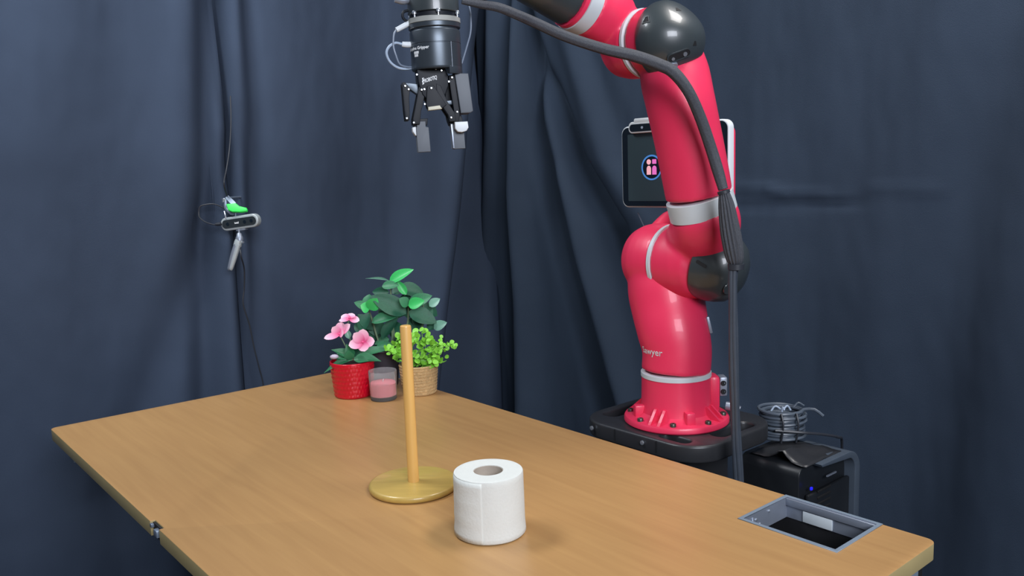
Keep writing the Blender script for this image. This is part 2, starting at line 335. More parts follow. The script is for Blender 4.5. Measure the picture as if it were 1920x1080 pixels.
# frame: rails, legs, feet
for (a, b, x, y) in ((0.4, 0.035, 0.74, 0.03), (0.4, 1.572, 0.75, 0.03), (0.25, 0.8, 0.03, 1.50), (0.55, 0.8, 0.03, 1.50)):
    bm = rbox(bmesh.new(), TP(a, b, -0.0525 if b != 1.572 else -0.066), (U, W, Z), (x, y, 0.05 if b != 1.572 else 0.08), 0.003); obj('rail', bm, 'frame', T)
for b in (0.10, 1.50):
    bm = rbox(bmesh.new(), TP(0.4, b, -0.39), (U, W, Z), (0.10, 0.05, 0.66), 0.006); leg = obj('leg', bm, 'frame', T)
    obj('foot', rbox(bmesh.new(), TP(0.4, b, -TZ+0.018), (U, W, Z), (0.68, 0.06, 0.032), 0.008), 'frame', leg)
# ------------------------------------------------------------------ toilet roll
f0 = on(921, 1024); RR = 0.0535
dirh = V((f0.x, f0.y, 0)).normalized(); rc = wp(f0+dirh*RR)
hroll = at(918, 911, f0.y).z-TZ+0.004
R_ = thing('toilet_roll', 'white toilet paper roll standing upright on the table in front of the wooden stand', 'toilet roll', rc)
def wob(a, h): return 1+0.012*noise.noise(V((math.cos(a)*1.5, math.sin(a)*1.5, h*14)))+0.0035*math.sin(a*34)*math.sin(h*300)+(0.02*max(0, 0.02-h)/0.02)
H = hroll
prof = [(0.022, 0.001), (RR*0.96, 0.0005), (RR, 0.003)]+[(RR*(1-0.02*k/16), 0.003+(H-0.006)*k/16) for k in range(1, 17)]+[(RR*0.965, H-0.0005)]+[(RR*q, H+0.0004*((i % 2)*2-1)) for i, q in enumerate((0.9, 0.84, 0.78, 0.72, 0.66, 0.6, 0.54, 0.48))]+[(0.0225, H), (0.0222, H-0.002), (0.022, H*0.5)]
bm = bmesh.new(); x_, y_, z_ = frame_of(Z); RG = []
for r, h in prof:
    RG.append([rc+Z*h+(x_*math.cos(2*math.pi*k/96)+y_*math.sin(2*math.pi*k/96))*r*(wob(2*math.pi*k/96, h) if r > 0.04 else 1) for k in range(96)])
rings(bm, RG, loop=True)
obj('paper_winding', bm, 'paper', R_, ang=60)
bm = bmesh.new(); RG = [[rc+Z*h+(x_*math.cos(2*math.pi*k/48)*sx+y_*math.sin(2*math.pi*k/48))*r for k in range(48)] for r, h, sx in ((0.0222, 0.001, 1), (0.0222, H-0.001, 1.0), (0.0214, H-0.001, 1.0), (0.0214, 0.001, 1))]
rings(bm, RG, loop=True); obj('cardboard_core', bm, 'card', R_)
ang0 = math.atan2(-dirh.y, -dirh.x)-0.20
bm = bmesh.new(); g = []
for k in range(27):
    a = ang0-k*0.06; col = []
    for j in range(13):
        h = 0.0025+(H-0.0045)*j/12; rr = RR*(1-0.02*j/12)*(1+0.003)+0.0004*(1-k/26)+0.0003*math.sin(j*1.9)
        col.append(bm.verts.new(rc+Z*h+V((math.cos(a), math.sin(a), 0))*rr*wob(a % (2*math.pi), h)))
    g.append(col)
for k in range(26):
    for j in range(12): bm.faces.new((g[k][j], g[k+1][j], g[k+1][j+1], g[k][j+1]))
o = obj('loose_sheet', bm, 'paper', R_); o.modifiers.new('s', 'SOLIDIFY').thickness = 0.0003
# ------------------------------------------------------------------ wooden stand
pc = on(776, 914); pc = wp(pc)
dr = 0.0775
ST = thing('paper_roll_stand', 'empty wooden kitchen roll stand with upright dowel on a round base', 'roll stand', pc)
bm = lathe(bmesh.new(), pc, Z, [(dr*0.93, 0), (dr*0.985, 0.002), (dr, 0.006), (dr*0.99, 0.0095), (dr*0.965, 0.0115), (dr*0.93, 0.0122), (0.002, 0.0122)], 72)
obj('round_base', bm, 'disc', ST, ang=50, label='round varnished wooden base')
pr = 0.0097; ph = at(760, 610, pc.y).z-TZ
bm = lathe(bmesh.new(), pc, Z, [(pr*1.02, 0.0118), (pr, 0.03), (pr, ph*0.5), (pr*0.99, ph-0.003), (pr*0.93, ph-0.0008), (pr*0.8, ph)], 28)
obj('dowel', bm, 'pole', ST, label='pale upright wooden dowel')
# ------------------------------------------------------------------ plants
def unit_leaf(name, prof, fold=0.18, curl=0.12, n=8):
    """leaf along +Y from 0 to 1, widest half width from prof(t), normal +Z"""
    bm = bmesh.new(); rows = []
    for j in range(n+1):
        t = j/n; hw = prof(t); z = -curl*(t*t)
        rows.append([bm.verts.new((s*hw, t, z+abs(s)*hw*fold*(1 if abs(s) < 1 else 0.8))) for s in (-1, -0.55, 0, 0.55, 1)])
    for j in range(n):
        for i in range(4): bm.faces.new((rows[j][i], rows[j][i+1], rows[j+1][i+1], rows[j+1][i]))
    bmesh.ops.remove_doubles(bm, verts=bm.verts, dist=1e-4)
    me = bpy.data.meshes.new(name); bm.to_mesh(me); bm.free(); me.shade_smooth(); return me
oval = lambda t: 0.5*max(0.0, math.sin(math.pi*min(1, t**0.85)))**0.75*(1 if t < 0.97 else 0.5)
lance = lambda t: 0.5*max(0.0, math.sin(math.pi*t**0.8))**1.15
roundp = lambda t: 0.5*max(0.0, math.sin(math.pi*(0.06+0.94*t)))**0.55 if t < 1 else 0.0
LM = {}
def leafmesh(kind, mname):
    k = (kind, mname)
    if k not in LM:
        fn, fo, cu_ = {'oval': (oval, 0.25, 0.14), 'flatleaf': (oval, 0.12, 0.05), 'lance': (lance, 0.3, 0.18), 'round': (roundp, 0.15, 0.08), 'petal': (roundp, 0.12, -0.08)}[kind]
        me = unit_leaf('leaf', fn, fo, cu_); me.materials.append(M[mname]); LM[k] = me
    return LM[k]
def leaf(parent, kind, mname, b, t, wd, nrm, name='leaf', off=None):
    y = (t-b); L = y.length; y = y.normalized(); n = V(nrm); zz = (n-y*n.dot(y)).normalized(); xx = y.cross(zz)
    o = bpy.data.objects.new(name, leafmesh(kind, mname)); COL.objects.link(o); o.parent = parent
    Mx = Matrix(((xx.x*wd, y.x*L, zz.x*L, 0), (xx.y*wd, y.y*L, zz.y*L, 0), (xx.z*wd, y.z*L, zz.z*L, 0), (0, 0, 0, 1)))
    o.matrix_basis = Matrix.Translation(b-ORG[parent]) @ Mx
    ORG[o] = b; return o
def zc(x, y): return 580+x/3.6, 480+y/3.6
CAMD = V((0.2, -0.95, 0.25))
# red pot with pink flowers
fp = on(660, 750); pr_ = 0.052; pcn = wp(fp+V((0.006, 0, 0))+V((-0.2, 0.98, 0))*0.050)
FP = thing('flowering_plant', 'pink artificial flowers in a glossy red embossed pot at the far left of the table', 'potted plant', pcn)
potH = 0.088
def emb(a, h): return 1+0.032*abs(math.sin(a*18+(int(h/0.011) % 2)*1.57))*abs(math.sin(math.pi*h/0.011)) if 0.004 < h < potH-0.006 else 1
bm = bmesh.new(); pf = [(pr_*0.86*(1)+0.0, 0.0)]+[(pr_*(0.89+0.15*(k/40)), 0.002+(potH-0.004)*k/40) for k in range(41)]+[(pr_*1.045, potH), (pr_*1.0, potH+0.0008), (pr_*0.97, potH-0.004), (pr_*0.95, potH-0.016)]
lathe(bm, pcn, Z, pf, 144, fn=lambda a, h: emb(a, h)); obj('pot', bm, 'redpot', FP, ang=80, label='glossy red embossed pot')
bm = lathe(bmesh.new(), pcn, Z, [(pr_*0.93, potH-0.016), (pr_*0.93, potH-0.010), (pr_*0.5, potH-0.007), (0.002, potH-0.006)], 32, fn=lambda a, h: 1+0.03*math.sin(a*7)); obj('soil', bm, 'soil', FP)
Yf = pcn.y
def fl(x, y, dy=0): return at(*zc(x, y), Yf+dy)
for P in ([(300, 700), (285, 620), (262, 470), (268, 430)], [(290, 700), (250, 620), (210, 540)], [(310, 700), (345, 650), (360, 600)], [(280, 700), (200, 690), (160, 690)]):
    bm = tube(bmesh.new(), [fl(*p) for p in P], 0.0016, 8); obj('stem', bm, 'stem', FP)
for (bx, by, tx, ty, wd, db, dt, mm) in ((290, 690, 160, 620, 0.026, 0, -0.02, 'leaff'), (290, 690, 250, 600, 0.026, -0.02, -0.03, 'leaff'), (300, 690, 480, 690, 0.028, -0.02, -0.03, 'leaff'), (300, 700, 88, 765, 0.020, -0.02, -0.04, 'leaff'),
     (310, 690, 560, 600, 0.026, 0, 0.02, 'leafm'), (300, 680, 350, 600, 0.030, 0, 0, 'leafd'), (280, 690, 180, 650, 0.022, 0.02, 0.03, 'leafd'), (270, 560, 250, 490, 0.016, -0.01, -0.01, 'leafp'), (300, 690, 420, 640, 0.03, 0.01, 0.02, 'leafd'),
     (300, 700, 330, 520, 0.028, 0.02, 0.03, 'leafd'), (280, 700, 260, 640, 0.028, -0.03, -0.035, 'leaff'), (300, 700, 400, 700, 0.022, -0.035, -0.04, 'leaff'), (270, 690, 140, 680, 0.02, -0.02, -0.02, 'leaff')):
    leaf(FP, 'lance', mm, fl(bx, by, db), fl(tx, ty, dt), wd, (random.uniform(-.3, .3), -0.6, 0.75))
def flower(cx, cy, dy, pets, nrm, mm='petal'):
    c = fl(cx, cy, dy)
    bm = bmesh.new(); bmesh.ops.create_icosphere(bm, subdivisions=2, radius=0.0028, matrix=Matrix.Translation(c+V(nrm)*0.002)); f = obj('blossom', bm, 'petald', FP)
    for i, (tx, ty, wd, dz) in enumerate(pets): leaf(f, 'petal', mm, c+V(nrm)*0.0004*i, fl(tx, ty, dy+dz), wd, V(nrm), 'petal')
flower(362, 582, -0.035, [(365, 492, 0.030, 0.005), (300, 520, 0.027, 0.0), (266, 605, 0.026, -0.004), (442, 575, 0.027, 0.002), (375, 645, 0.028, -0.008)], (-0.1, -0.95, 0.3))
flower(205, 528, -0.01, [(155, 480, 0.024, 0), (220, 445, 0.030, 0.008), (280, 462, 0.022, 0.0), (100, 560, 0.018, -0.01), (235, 520, 0.020, -0.01)], (-0.3, -0.85, 0.45))
flower(272, 422, 0.0, [(200, 445, 0.016, -0.012), (290, 388, 0.024, 0.012), (338, 440, 0.022, 0.0), (215, 410, 0.022, 0.006)], (-0.1, -0.6, 0.8))
bm = bmesh.new(); bmesh.ops.create_icosphere(bm, subdivisions=2, radius=1, matrix=Matrix.Translation(fl(168, 680, -0.03)) @ Matrix.Diagonal((0.011, 0.008, 0.006, 1))); obj('bud', bm, 'bud', FP)
# dark pot foliage plant
dp = on(722, 742); dpc = wp((on(722, 730)), TZ); dpc.y += 0.045; dpc.x = at(722, 740, dpc.y).x
BP = thing('foliage_plant', 'tall dark green broad-leaved plant in a dark pot behind the glass candle', 'potted plant', dpc)
bm = lathe(bmesh.new(), dpc, Z, [(0.034, 0), (0.036, 0.003), (0.044, 0.088), (0.046, 0.096), (0.044, 0.098), (0.042, 0.090)], 40); obj('pot', bm, 'darkpot', BP)
bm = lathe(bmesh.new(), dpc, Z, [(0.0425, 0.084), (0.0425, 0.088), (0.002, 0.092)], 24); obj('soil', bm, 'soil', BP)
Yb = dpc.y
def bl(x, y, dy=0): return at(*zc(x, y), Yb+dy)
for P in ([(520, 690), (560, 560), (552, 430), (550, 250), (542, 170)], [(505, 690), (455, 540), (420, 420), (400, 360)], [(545, 690), (600, 560), (660, 470), (668, 330)], [(520, 690), (575, 600), (562, 440), (600, 380)], [(540, 690), (640, 560), (760, 480), (770, 330)]):
    bm = tube(bmesh.new(), [bl(*p, random.uniform(-0.005, 0.005)) for p in P], [0.0026]*(len(P)-1)+[0.0014], 8); obj('stem', bm, 'stem', BP)
S_ = 1.0
BL = [(540, 180, 692, 82, 62, -.01, -.02, 'leafb'), (540, 168, 384, 140, 14, 0, -.02, 'leafp'), (490, 205, 600, 190, 52, -.02, -.03, 'leafm'), (655, 262, 592, 165, 42, -.02, -.02, 'leafb'),
 (600, 215, 780, 245, 85, 0.0, 0.01, 'leafd'), (655, 390, 420, 262, 104, -.03, -.05, 'leafd'), (668, 335, 612, 285, 60, -.05, -.06, 'leafm'), (668, 335, 820, 262, 72, -.05, -.06, 'leafm'), (405, 362, 455, 290, 70, -.04, -.05, 'leafb'), (405, 362, 350, 330, 66, -.04, -.05, 'leafb'),
 (410, 355, 305, 310, 48, -.02, -.03, 'leafm'), (390, 330, 400, 255, 60, -.02, -.01, 'leafm'), (810, 340, 878, 285, 48, -.02, -.02, 'leafp'), (670, 375, 860, 440, 92, -.02, -.03, 'leafd'), (760, 330, 872, 400, 70, 0, .01, 'leafd'), (840, 490, 922, 445, 56, -.02, -.03, 'leafp'),
 (420, 450, 605, 385, 64, -.04, -.05, 'leafm'), (490, 560, 590, 400, 60, -.03, -.03, 'leafd'), (350, 510, 395, 375, 80, -.01, 0, 'leafd'), (430, 500, 330, 385, 70, 0, .01, 'leafd'), (600, 625, 605, 510, 46, -.01, -.02, 'leafd'), (700, 500, 730, 400, 90, .01, .02, 'leafd'),
 (450, 620, 565, 595, 56, -.03, -.04, 'leafm'), (540, 245, 418, 238, 50, .01, .02, 'leafd'), (560, 255, 650, 205, 66, .01, .02, 'leafd'), (560, 430, 470, 330, 90, .02, .03, 'leafd'), (600, 420, 600, 300, 110, .02, .03, 'leafd'), (660, 420, 700, 300, 100, .01, .02, 'leafd'),
 (470, 560, 400, 470, 80, .02, .02, 'leafd'), (440, 540, 460, 400, 90, .01, .02, 'leafd'), (770, 460, 700, 380, 80, .02, .02, 'leafd'), (800, 500, 870, 430, 60, 0, .01, 'leafd'), (668, 335, 770, 300, 60, -.06, -.075, 'leafb'), (300, 470, 400, 500, 60, .02, .01, 'leafd'),
 (540, 560, 440, 590, 50, 0, -.01, 'leafm'), (520, 640, 450, 500, 80, .02, .03, 'leafd'), (620, 560, 560, 440, 90, .02, .03, 'leafd'), (560, 330, 480, 300, 70, .02, .03, 'leafm'), (760, 420, 820, 330, 80, .0, .01, 'leafd'), (640, 250, 700, 210, 60, .03, .03, 'leafm'), (480, 300, 430, 340, 60, .02, .02, 'leafd'), (600, 300, 700, 300, 80, .0, -.01, 'leafd')]
for (bx, by, tx, ty, wd, db, dt, mm) in BL:
    leaf(BP, 'oval' if wd > 20 else 'lance', mm, bl(bx, by, db), bl(tx, ty, dt), wd/3.6*Yb/F_PX*1.32, (random.uniform(-.45, .35), -0.75, random.uniform(0.3, 0.8)))
# jute basket plant
bf = on(787, 744); bc = wp(bf+V((-0.1, 0.99, 0))*0.044)
SP_ = thing('basket_plant', 'small bright lime green leafy plant in a woven jute basket', 'potted plant', bc)
bh = 0.073
def brd(a, h): return 1+0.022*abs(math.sin(math.pi*h/0.0075))+0.012*math.sin(a*40+math.floor(h/0.0075)*1.6)
bm = lathe(bmesh.new(), bc, Z, [(0.040, 0.0)]+[(0.0415+0.0065*(k/50), 0.001+(bh-0.001)*k/50) for k in range(51)]+[(0.046, bh+0.001), (0.0445, bh-0.006), (0.044, bh-0.012)], 120, fn=brd); obj('basket', bm, 'jute', SP_, ang=80, label='woven natural jute basket')
bm = lathe(bmesh.new(), bc, Z, [(0.0435, bh-0.014), (0.0435, bh-0.010), (0.002, bh-0.006)], 24); obj('soil', bm, 'soil', SP_)
topc = bc+Z*(bh-0.008)
random.seed(12)
tips = [(548, 632), (575, 600), (590, 650), (620, 560), (600, 690), (655, 540), (690, 600), (705, 660), (730, 560), (760, 512), (745, 600), (770, 590), (770, 680), (800, 640), (815, 560), (830, 600), (820, 690), (850, 640), (870, 610), (895, 575), (925, 600), (958, 605), (890, 660), (880, 700), (730, 710), (780, 720), (840, 720), (640, 620), (650, 680), (700, 560), (790, 550), (610, 640)]
for i, (x, y) in enumerate(tips):
    dy = random.uniform(-0.04, 0.03); tp = at(*zc(x, y), bc.y+dy)
    st0 = topc+V((random.uniform(-.02, .02), random.uniform(-.02, .02), -0.004)); mid = (st0+tp)/2+Z*0.01
    bm = tube(bmesh.new(), [st0, mid, tp], 0.0009, 6, 4); st_ = obj('stem', bm, 'leafl', SP_)
    for k in range(7):
        b = tp+V((random.uniform(-.010, .010), random.uniform(-.010, .010), random.uniform(-.014, .008))) if k > 1 else tp
        d = V((random.uniform(-1, 1), random.uniform(-1, 0.4), random.uniform(-0.4, 1))).normalized()
        L = random.uniform(0.011, 0.016)*(0.75 if x > 880 else 1)
        leaf(SP_, 'round', 'leafl', b, b+d*L, L*0.95, (random.uniform(-.5, .5), -0.7, 0.7))
# candle in a glass
gf = on(720, 754); gc = wp(gf+V((-0.15, 0.98, 0))*0.031); gr = 0.0342; gh = at(720, 694, gc.y).z-TZ
G = thing('glass_candle', 'clear glass tumbler holding a pink wax candle between red pot and basket', 'candle', gc)
bm = bmesh.new(); lathe(bm, gc, Z, [(gr*0.90, 0.0), (gr*0.94, 0.002), (gr, gh-0.001), (gr*0.985, gh), (gr*0.95, gh-0.0008), (gr*0.90, 0.010), (gr*0.8, 0.0085), (0.001, 0.0085)], 48); obj('tumbler', bm, 'glass', G, ang=60, label='clear glass tumbler')
bm = lathe(bmesh.new(), gc, Z, [(gr*0.78, 0.0088), (gr*0.893, 0.011), (gr*0.915, gh*0.56), (gr*0.85, gh*0.565), (gr*0.3, gh*0.585), (0.001, gh*0.59)], 40); obj('wax', bm, 'candle', G, label='pink candle wax')
bm = tube(bmesh.new(), [gc+Z*gh*0.58, gc+Z*(gh*0.64), gc+Z*(gh*0.68)+V((0.002, 0, 0))], 0.0008, 6, 3); obj('wick', bm, 'white', G)
# ------------------------------------------------------------------ robot arm
A_ = V((0.60, -0.80, 0)); D_ = V((-0.80, -0.60, 0))     # joint axis towards the viewer, forward direction of the arm
RY = 1.71
FB = at(1268, 787, RY); PZ = FB.z                           # flange centre on the pedestal plate
RB = thing('robot_arm', 'red industrial robot arm with silver bands and grey joint caps reaching over the table', 'robot', FB)
def c(px, py, Y): return at(px, py, Y)
# flange with ribs
r1 = 0.109; rc_ = 0.0725
bm = bmesh.new()
lathe(bm, FB, Z, [(r1*0.97, 0), (r1, 0.003), (r1, 0.010), (r1*0.98, 0.0135), (rc_*1.16, 0.0165), (rc_*1.04, 0.024), (rc_, 0.038), (rc_*0.985, 0.088), (rc_*0.985, 0.097)], 96)
def fdir_(deg): a = math.radians(deg); d = V((math.sin(a), -math.cos(a), 0)); return d, Z.cross(d)
for k in range(8):
    d, t_ = fdir_(8+45*k)
    if k % 2 == 0: rbox(bm, FB+d*(rc_+0.006)+Z*0.024, (d, t_, Z), (0.026, 0.019, 0.030), 0.003)
    else:
        pts = [(rc_-0.006, 0.010), (r1*0.96, 0.010), (r1*0.94, 0.0150), (rc_+0.003, 0.040), (rc_-0.006, 0.040)]
        for s_ in (-0.013, 0.007): extr(bm, pts, FB+t_*(s_+0.006), d, Z, d.cross(Z), 0.006)
fl_ = obj('base_flange', bm, 'red', RB, ang=35, label='round red bolted base flange')
for k in range(8):
    d, t_ = fdir_(-15+45*k); p = FB+d*(r1*0.88)
    bm = lathe(bmesh.new(), p+Z*0.012, Z, [(0.0062, 0), (0.0062, 0.008), (0.0055, 0.009), (0.003, 0.009), (0.003, 0.006), (0.0005, 0.006)], 14); obj('bolt', bm, 'boltd', fl_)
# connector block on the right of the base
rb = c(1344, 745, RY); 
bm = rbox(bmesh.new(), FB+V((rc_+0.003, 0.0, 0.060)), X3, (0.026, 0.045, 0.072), 0.008); obj('side_boss', bm, 'red', fl_)
pn = obj('connector_panel', rbox(bmesh.new(), FB+V((rc_+0.023, -0.004, 0.073)), X3, (0.016, 0.030, 0.040), 0.003), 'alu', RB, label='grey metal connector panel at the base')
for dz in (-0.010, 0.008):
    obj('socket', lathe(bmesh.new(), FB+V((rc_+0.022, -0.0185, 0.073+dz)), (0.2, -1, 0), [(0.0055, 0), (0.0055, 0.003), (0.0035, 0.003), (0.0035, 0.001), (0.001, 0.001)], 16), 'blackp', pn)
obj('plug', tube(bmesh.new(), [FB+V((rc_+0.030, -0.01, 0.030)), FB+V((rc_+0.042, -0.015, 0.028)), FB+V((rc_+0.055, -0.02, 0.022))], 0.009, 14, 2), 'alu', pn)
# column: from the silver ring up, bending back into the far shoulder cylinder
top = FB+Z*0.097
obj('silver_ring', lathe(bmesh.new(), top-Z*0.0005, Z, [(rc_*0.97, 0), (rc_*1.004, 0.001), (rc_*1.004, 0.0095), (rc_*0.97, 0.0105)], 96), 'silver', RB, label='silver ring round the red column')
SH = c(1233, 487, 1.775)          # centre of the far shoulder housing
bm = bmesh.new()
tube(bm, [top+Z*0.010, c(1269, 655, 1.712), c(1262, 620, 1.72), c(1254, 580, 1.74), c(1246, 540, 1.755), c(1238, 500, 1.765)], [rc_*0.985, rc_*0.99, 0.0745, 0.0775, 0.078, 0.070], 48, 6)
rs = 0.078
lathe(bm, SH, -A_, [(rs*0.97, -0.042), (rs, -0.02), (rs, 0.0), (rs*0.97, 0.02), (rs*0.86, 0.042), (rs*0.66, 0.058), (rs*0.35, 0.066), (0.002, 0.068)], 64)
colm = obj('column', bm, 'red', RB, label='curved red lower column'); remesh(colm, 0.0035, 12)
obj('silver_ring', lathe(bmesh.new(), SH+A_*0.044, A_, [(rs*0.9, -0.005), (rs*0.995, -0.004), (rs*0.995, 0.004), (rs*0.9, 0.005)], 80), 'silver', RB, label='thin silver ring round the shoulder joint')
# near shoulder housing with its neck
B1 = c(1319, 400, 1.635); T1 = c(1311, 369, 1.63); upd = (T1-B1).normalized()
bm = bmesh.new()
lathe(bm, SH+A_*0.048, A_, [(rs*0.9, -0.002), (rs*0.975, 0.0), (rs*0.985, 0.02), (rs*0.97, 0.05), (rs*0.90, 0.075), (rs*0.70, 0.090), (0.002, 0.095)], 64)
tube(bm, [SH+A_*0.085-Z*0.015, SH+A_*0.100+Z*0.020, SH+A_*0.118+Z*0.050, B1-upd*0.022, B1], [0.045, 0.062, 0.0685, 0.0665, 0.0645], 48, 6)
sh = obj('shoulder_housing', bm, 'red', RB, label='red shoulder joint housing'); remesh(sh, 0.0035, 14)
cax = (A_+V((0.42, 0.10, -0.30))).normalized(); capc = SH+A_*0.137+V((0.012, 0, -0.004))
rk = 0.0725
bm = lathe(bmesh.new(), capc, cax, [(rk*0.80, -0.030), (rk*0.96, -0.024), (rk, -0.012), (rk, 0.004), (rk*0.965, 0.020), (rk*0.88, 0.038), (rk*0.72, 0.052), (rk*0.45, 0.062), (rk*0.18, 0.066), (0.001, 0.067)], 72)
cp = obj('shoulder_cap', bm, 'cap', RB, label='dark grey shoulder cap')
def band(C0, C1, r0, r1_, name='silver_band', lab=None, e=0.0012):
    ax = (C1-C0); L = ax.length
    return obj(name, lathe(bmesh.new(), C0, ax, [(r0-0.002, -0.0003), (r0+e, 0.0006), (r1_+e, L-0.0006), (r1_-0.002, L+0.0003)], 80), 'silver', RB, label=lab)
band(B1, T1+upd*0.002, 0.0645, 0.0638, lab='wide silver band below the upper arm')
EL = c(1258, 72, 1.60)            # elbow centre
re = 0.066; bm = bmesh.new()
tube(bm, [T1+upd*0.003, c(1303, 325, 1.625), c(1289, 255, 1.617), c(1275, 190, 1.612), c(1264, 138, 1.632), c(1258, 95, 1.65), c(1250, 60, 1.66)], [0.0638, 0.0640, 0.0640, 0.0645, 0.0650, 0.055, 0.040], 48, 6)
lathe(bm, EL-A_*0.060, A_, [(re*0.93, 0), (re*0.97, 0.003), (re*0.975, 0.03), (re*0.93, 0.045), (re*0.6, 0.055), (0.002, 0.057)], 64)
ua = obj('upper_arm', bm, 'red', RB, label='red tapered upper arm'); remesh(ua, 0.0035, 12)
ecc = EL-A_*0.013-Z*0.002+V((0.003, 0, 0)); rk = 0.0725
bm = lathe(bmesh.new(), ecc, A_, [(rk*0.85, -0.016), (rk*0.97, -0.014), (rk, -0.008)]+[(rk*math.cos(math.radians(q_)), 0.068*math.sin(math.radians(q_))) for q_ in range(0, 90, 7)]+[(0.0008, 0.068)], 80)
hx = V((rt.x, rt.y, 0)).normalized()
for v in bm.verts:
    q_ = v.co-ecc; t = q_.z/rk
    if t > 0: v.co -= A_*(q_.dot(A_)*0.45*t*t) if q_.dot(A_) > 0 else V((0, 0, 0))
ec = obj('elbow_cap', bm, 'cap', RB, label='glossy dark grey elbow cap')
def surf_pt(C0, ax, R0, px, py):
    """nearest hit of the view ray with a sphere around C0 (for details that sit on the caps)"""
    d = ray(px, py).normalized(); oc = EYE-C0; b = oc.dot(d); cc = oc.dot(oc)-R0*R0; h = max(0, b*b-cc)
    return EYE+d*(-b-math.sqrt(h))
bpy.context.view_layer.update()
def hit(o, px, py):
    dg = bpy.context.evaluated_depsgraph_get(); oe = o.evaluated_get(dg); mi = o.matrix_world.inverted()
    ok, loc, nr, _ = oe.ray_cast(mi @ EYE, (mi.to_3x3() @ ray(px, py)).normalized())
    if ok: return o.matrix_world @ loc, (o.matrix_world.to_3x3() @ nr).normalized()
    d = surf_pt(ORG[o], 0, 0.05, px, py); return d, (EYE-d).normalized()
def decal(o, name, px, py, pts, m, h=0.002, parent=None, rot=0, inset=0.0006, holes=(), lab=None):
    p, n = hit(o, px, py); x, y, z = frame_of(n, Z); x, y = -y, x   # x right, y up
    x, y = (x*math.cos(rot)+y*math.sin(rot)), (-x*math.sin(rot)+y*math.cos(rot))
    if x.dot(rt) < 0 and rot == 0: x = -x
    return obj(name, extr(bmesh.new(), pts, p-n*inset, x, y, n, h, holes), m, parent or o, label=lab)
tri = [(-0.008, -0.006), (0.008, -0.005), (0.003, 0.008), (-0.003, 0.008)]
def sc(P, k): return [(a*k, b*k) for a, b in P]
decal(ec, 'vent_hole', 1212, 38, sc(tri, 0.85), 'blackp', 0.001)
decal(ec, 'vent_rim', 1212, 38, tri, 'cap', 0.0018, holes=[sc(tri, 0.85)])
decal(ec, 'vent_hole', 1271, 18, sc(tri, 0.7), 'blackp', 0.001)
decal(ec, 'vent_hole', 1303, 82, sc(tri, 0.6), 'blackp', 0.001)
slot = rrect(0.042, 0.013, 0.0062)
decal(ec, 'cable_slot', 1273, 104, slot, 'blackp', 0.001, rot=0.35)
decal(ec, 'slot_rim', 1273, 104, rrect(0.046, 0.017, 0.008), 'cap', 0.002, rot=0.35, holes=[slot])
decal(ec, 'screw', 1284, 101, circ(0.004), 'bolt', 0.003)
decal(ec, 'screw', 1262, 110, circ(0.003), 'bolt', 0.003)
decal(cp, 'recess', 1315, 495, rrect(0.024, 0.007, 0.003), 'blackp', 0.001, rot=-0.5)
decal(cp, 'access_plug', 1366, 540, circ(0.013), 'cap', 0.003)
# elbow ring, forearm
fo = EL-A_*0.075
obj('silver_ring', lathe(bmesh.new(), EL-A_*0.066, A_, [(re*0.9, -0.0045), (re*0.99, -0.004), (re*0.99, 0.002), (re*0.9, 0.003)], 80), 'silver', RB, label='thin silver ring round the elbow joint')
F1 = c(1112, 14, 1.60); F2 = c(1070, -2, 1.575)
bm = bmesh.new()
lathe(bm, EL-A_*0.071, -A_, [(re*0.9, -0.002), (re*0.985, 0.0), (re*0.97, 0.03), (re*0.86, 0.06), (re*0.6, 0.08), (re*0.25, 0.088), (0.002, 0.089)], 64)
FE = c(1098, 11, 1.643); FE2 = c(1077, 0, 1.628); fdir = (FE2-FE).normalized(); FS = FE-fdir*0.095-A_*0.012
tube(bm, [FS-fdir*0.02, FS+fdir*0.015, FE-fdir*0.045, FE-fdir*0.02, FE], [0.045, 0.058, 0.0585, 0.057, 0.056], 48, 6)
fa = obj('forearm', bm, 'red', RB, label='red forearm beside the elbow'); remesh(fa, 0.0035, 12)
band(FE, FE2, 0.056, 0.055, lab='wide silver band on the forearm')
FE3 = FE2+fdir*0.010; obj('red_collar', lathe(bmesh.new(), FE2, fdir, [(0.052, 0), (0.0545, 0.0008), (0.054, 0.009), (0.051, 0.010)], 64), 'red', RB)
GY = 1.40
WR = c(818, -112, GY)            # wrist centre above the frame
bm = bmesh.new(); mid = FE3+fdir*0.13
tube(bm, [FE3, FE3+fdir*0.06, mid, (mid+WR)/2+Z*0.015, WR+V((0.03, 0.015, 0))], [0.0525, 0.049, 0.046, 0.047, 0.044], 48, 8)
lathe(bm, WR+V((0, 0.055, 0)), (0, -1, 0), [(0.030, 0), (0.045, 0.004), (0.048, 0.05), (0.046, 0.09), (0.030, 0.102), (0.002, 0.104)], 48)
fb = obj('wrist', bm, 'cap', RB, label='glossy black far end of the forearm above the gripper'); remesh(fb, 0.004, 8)
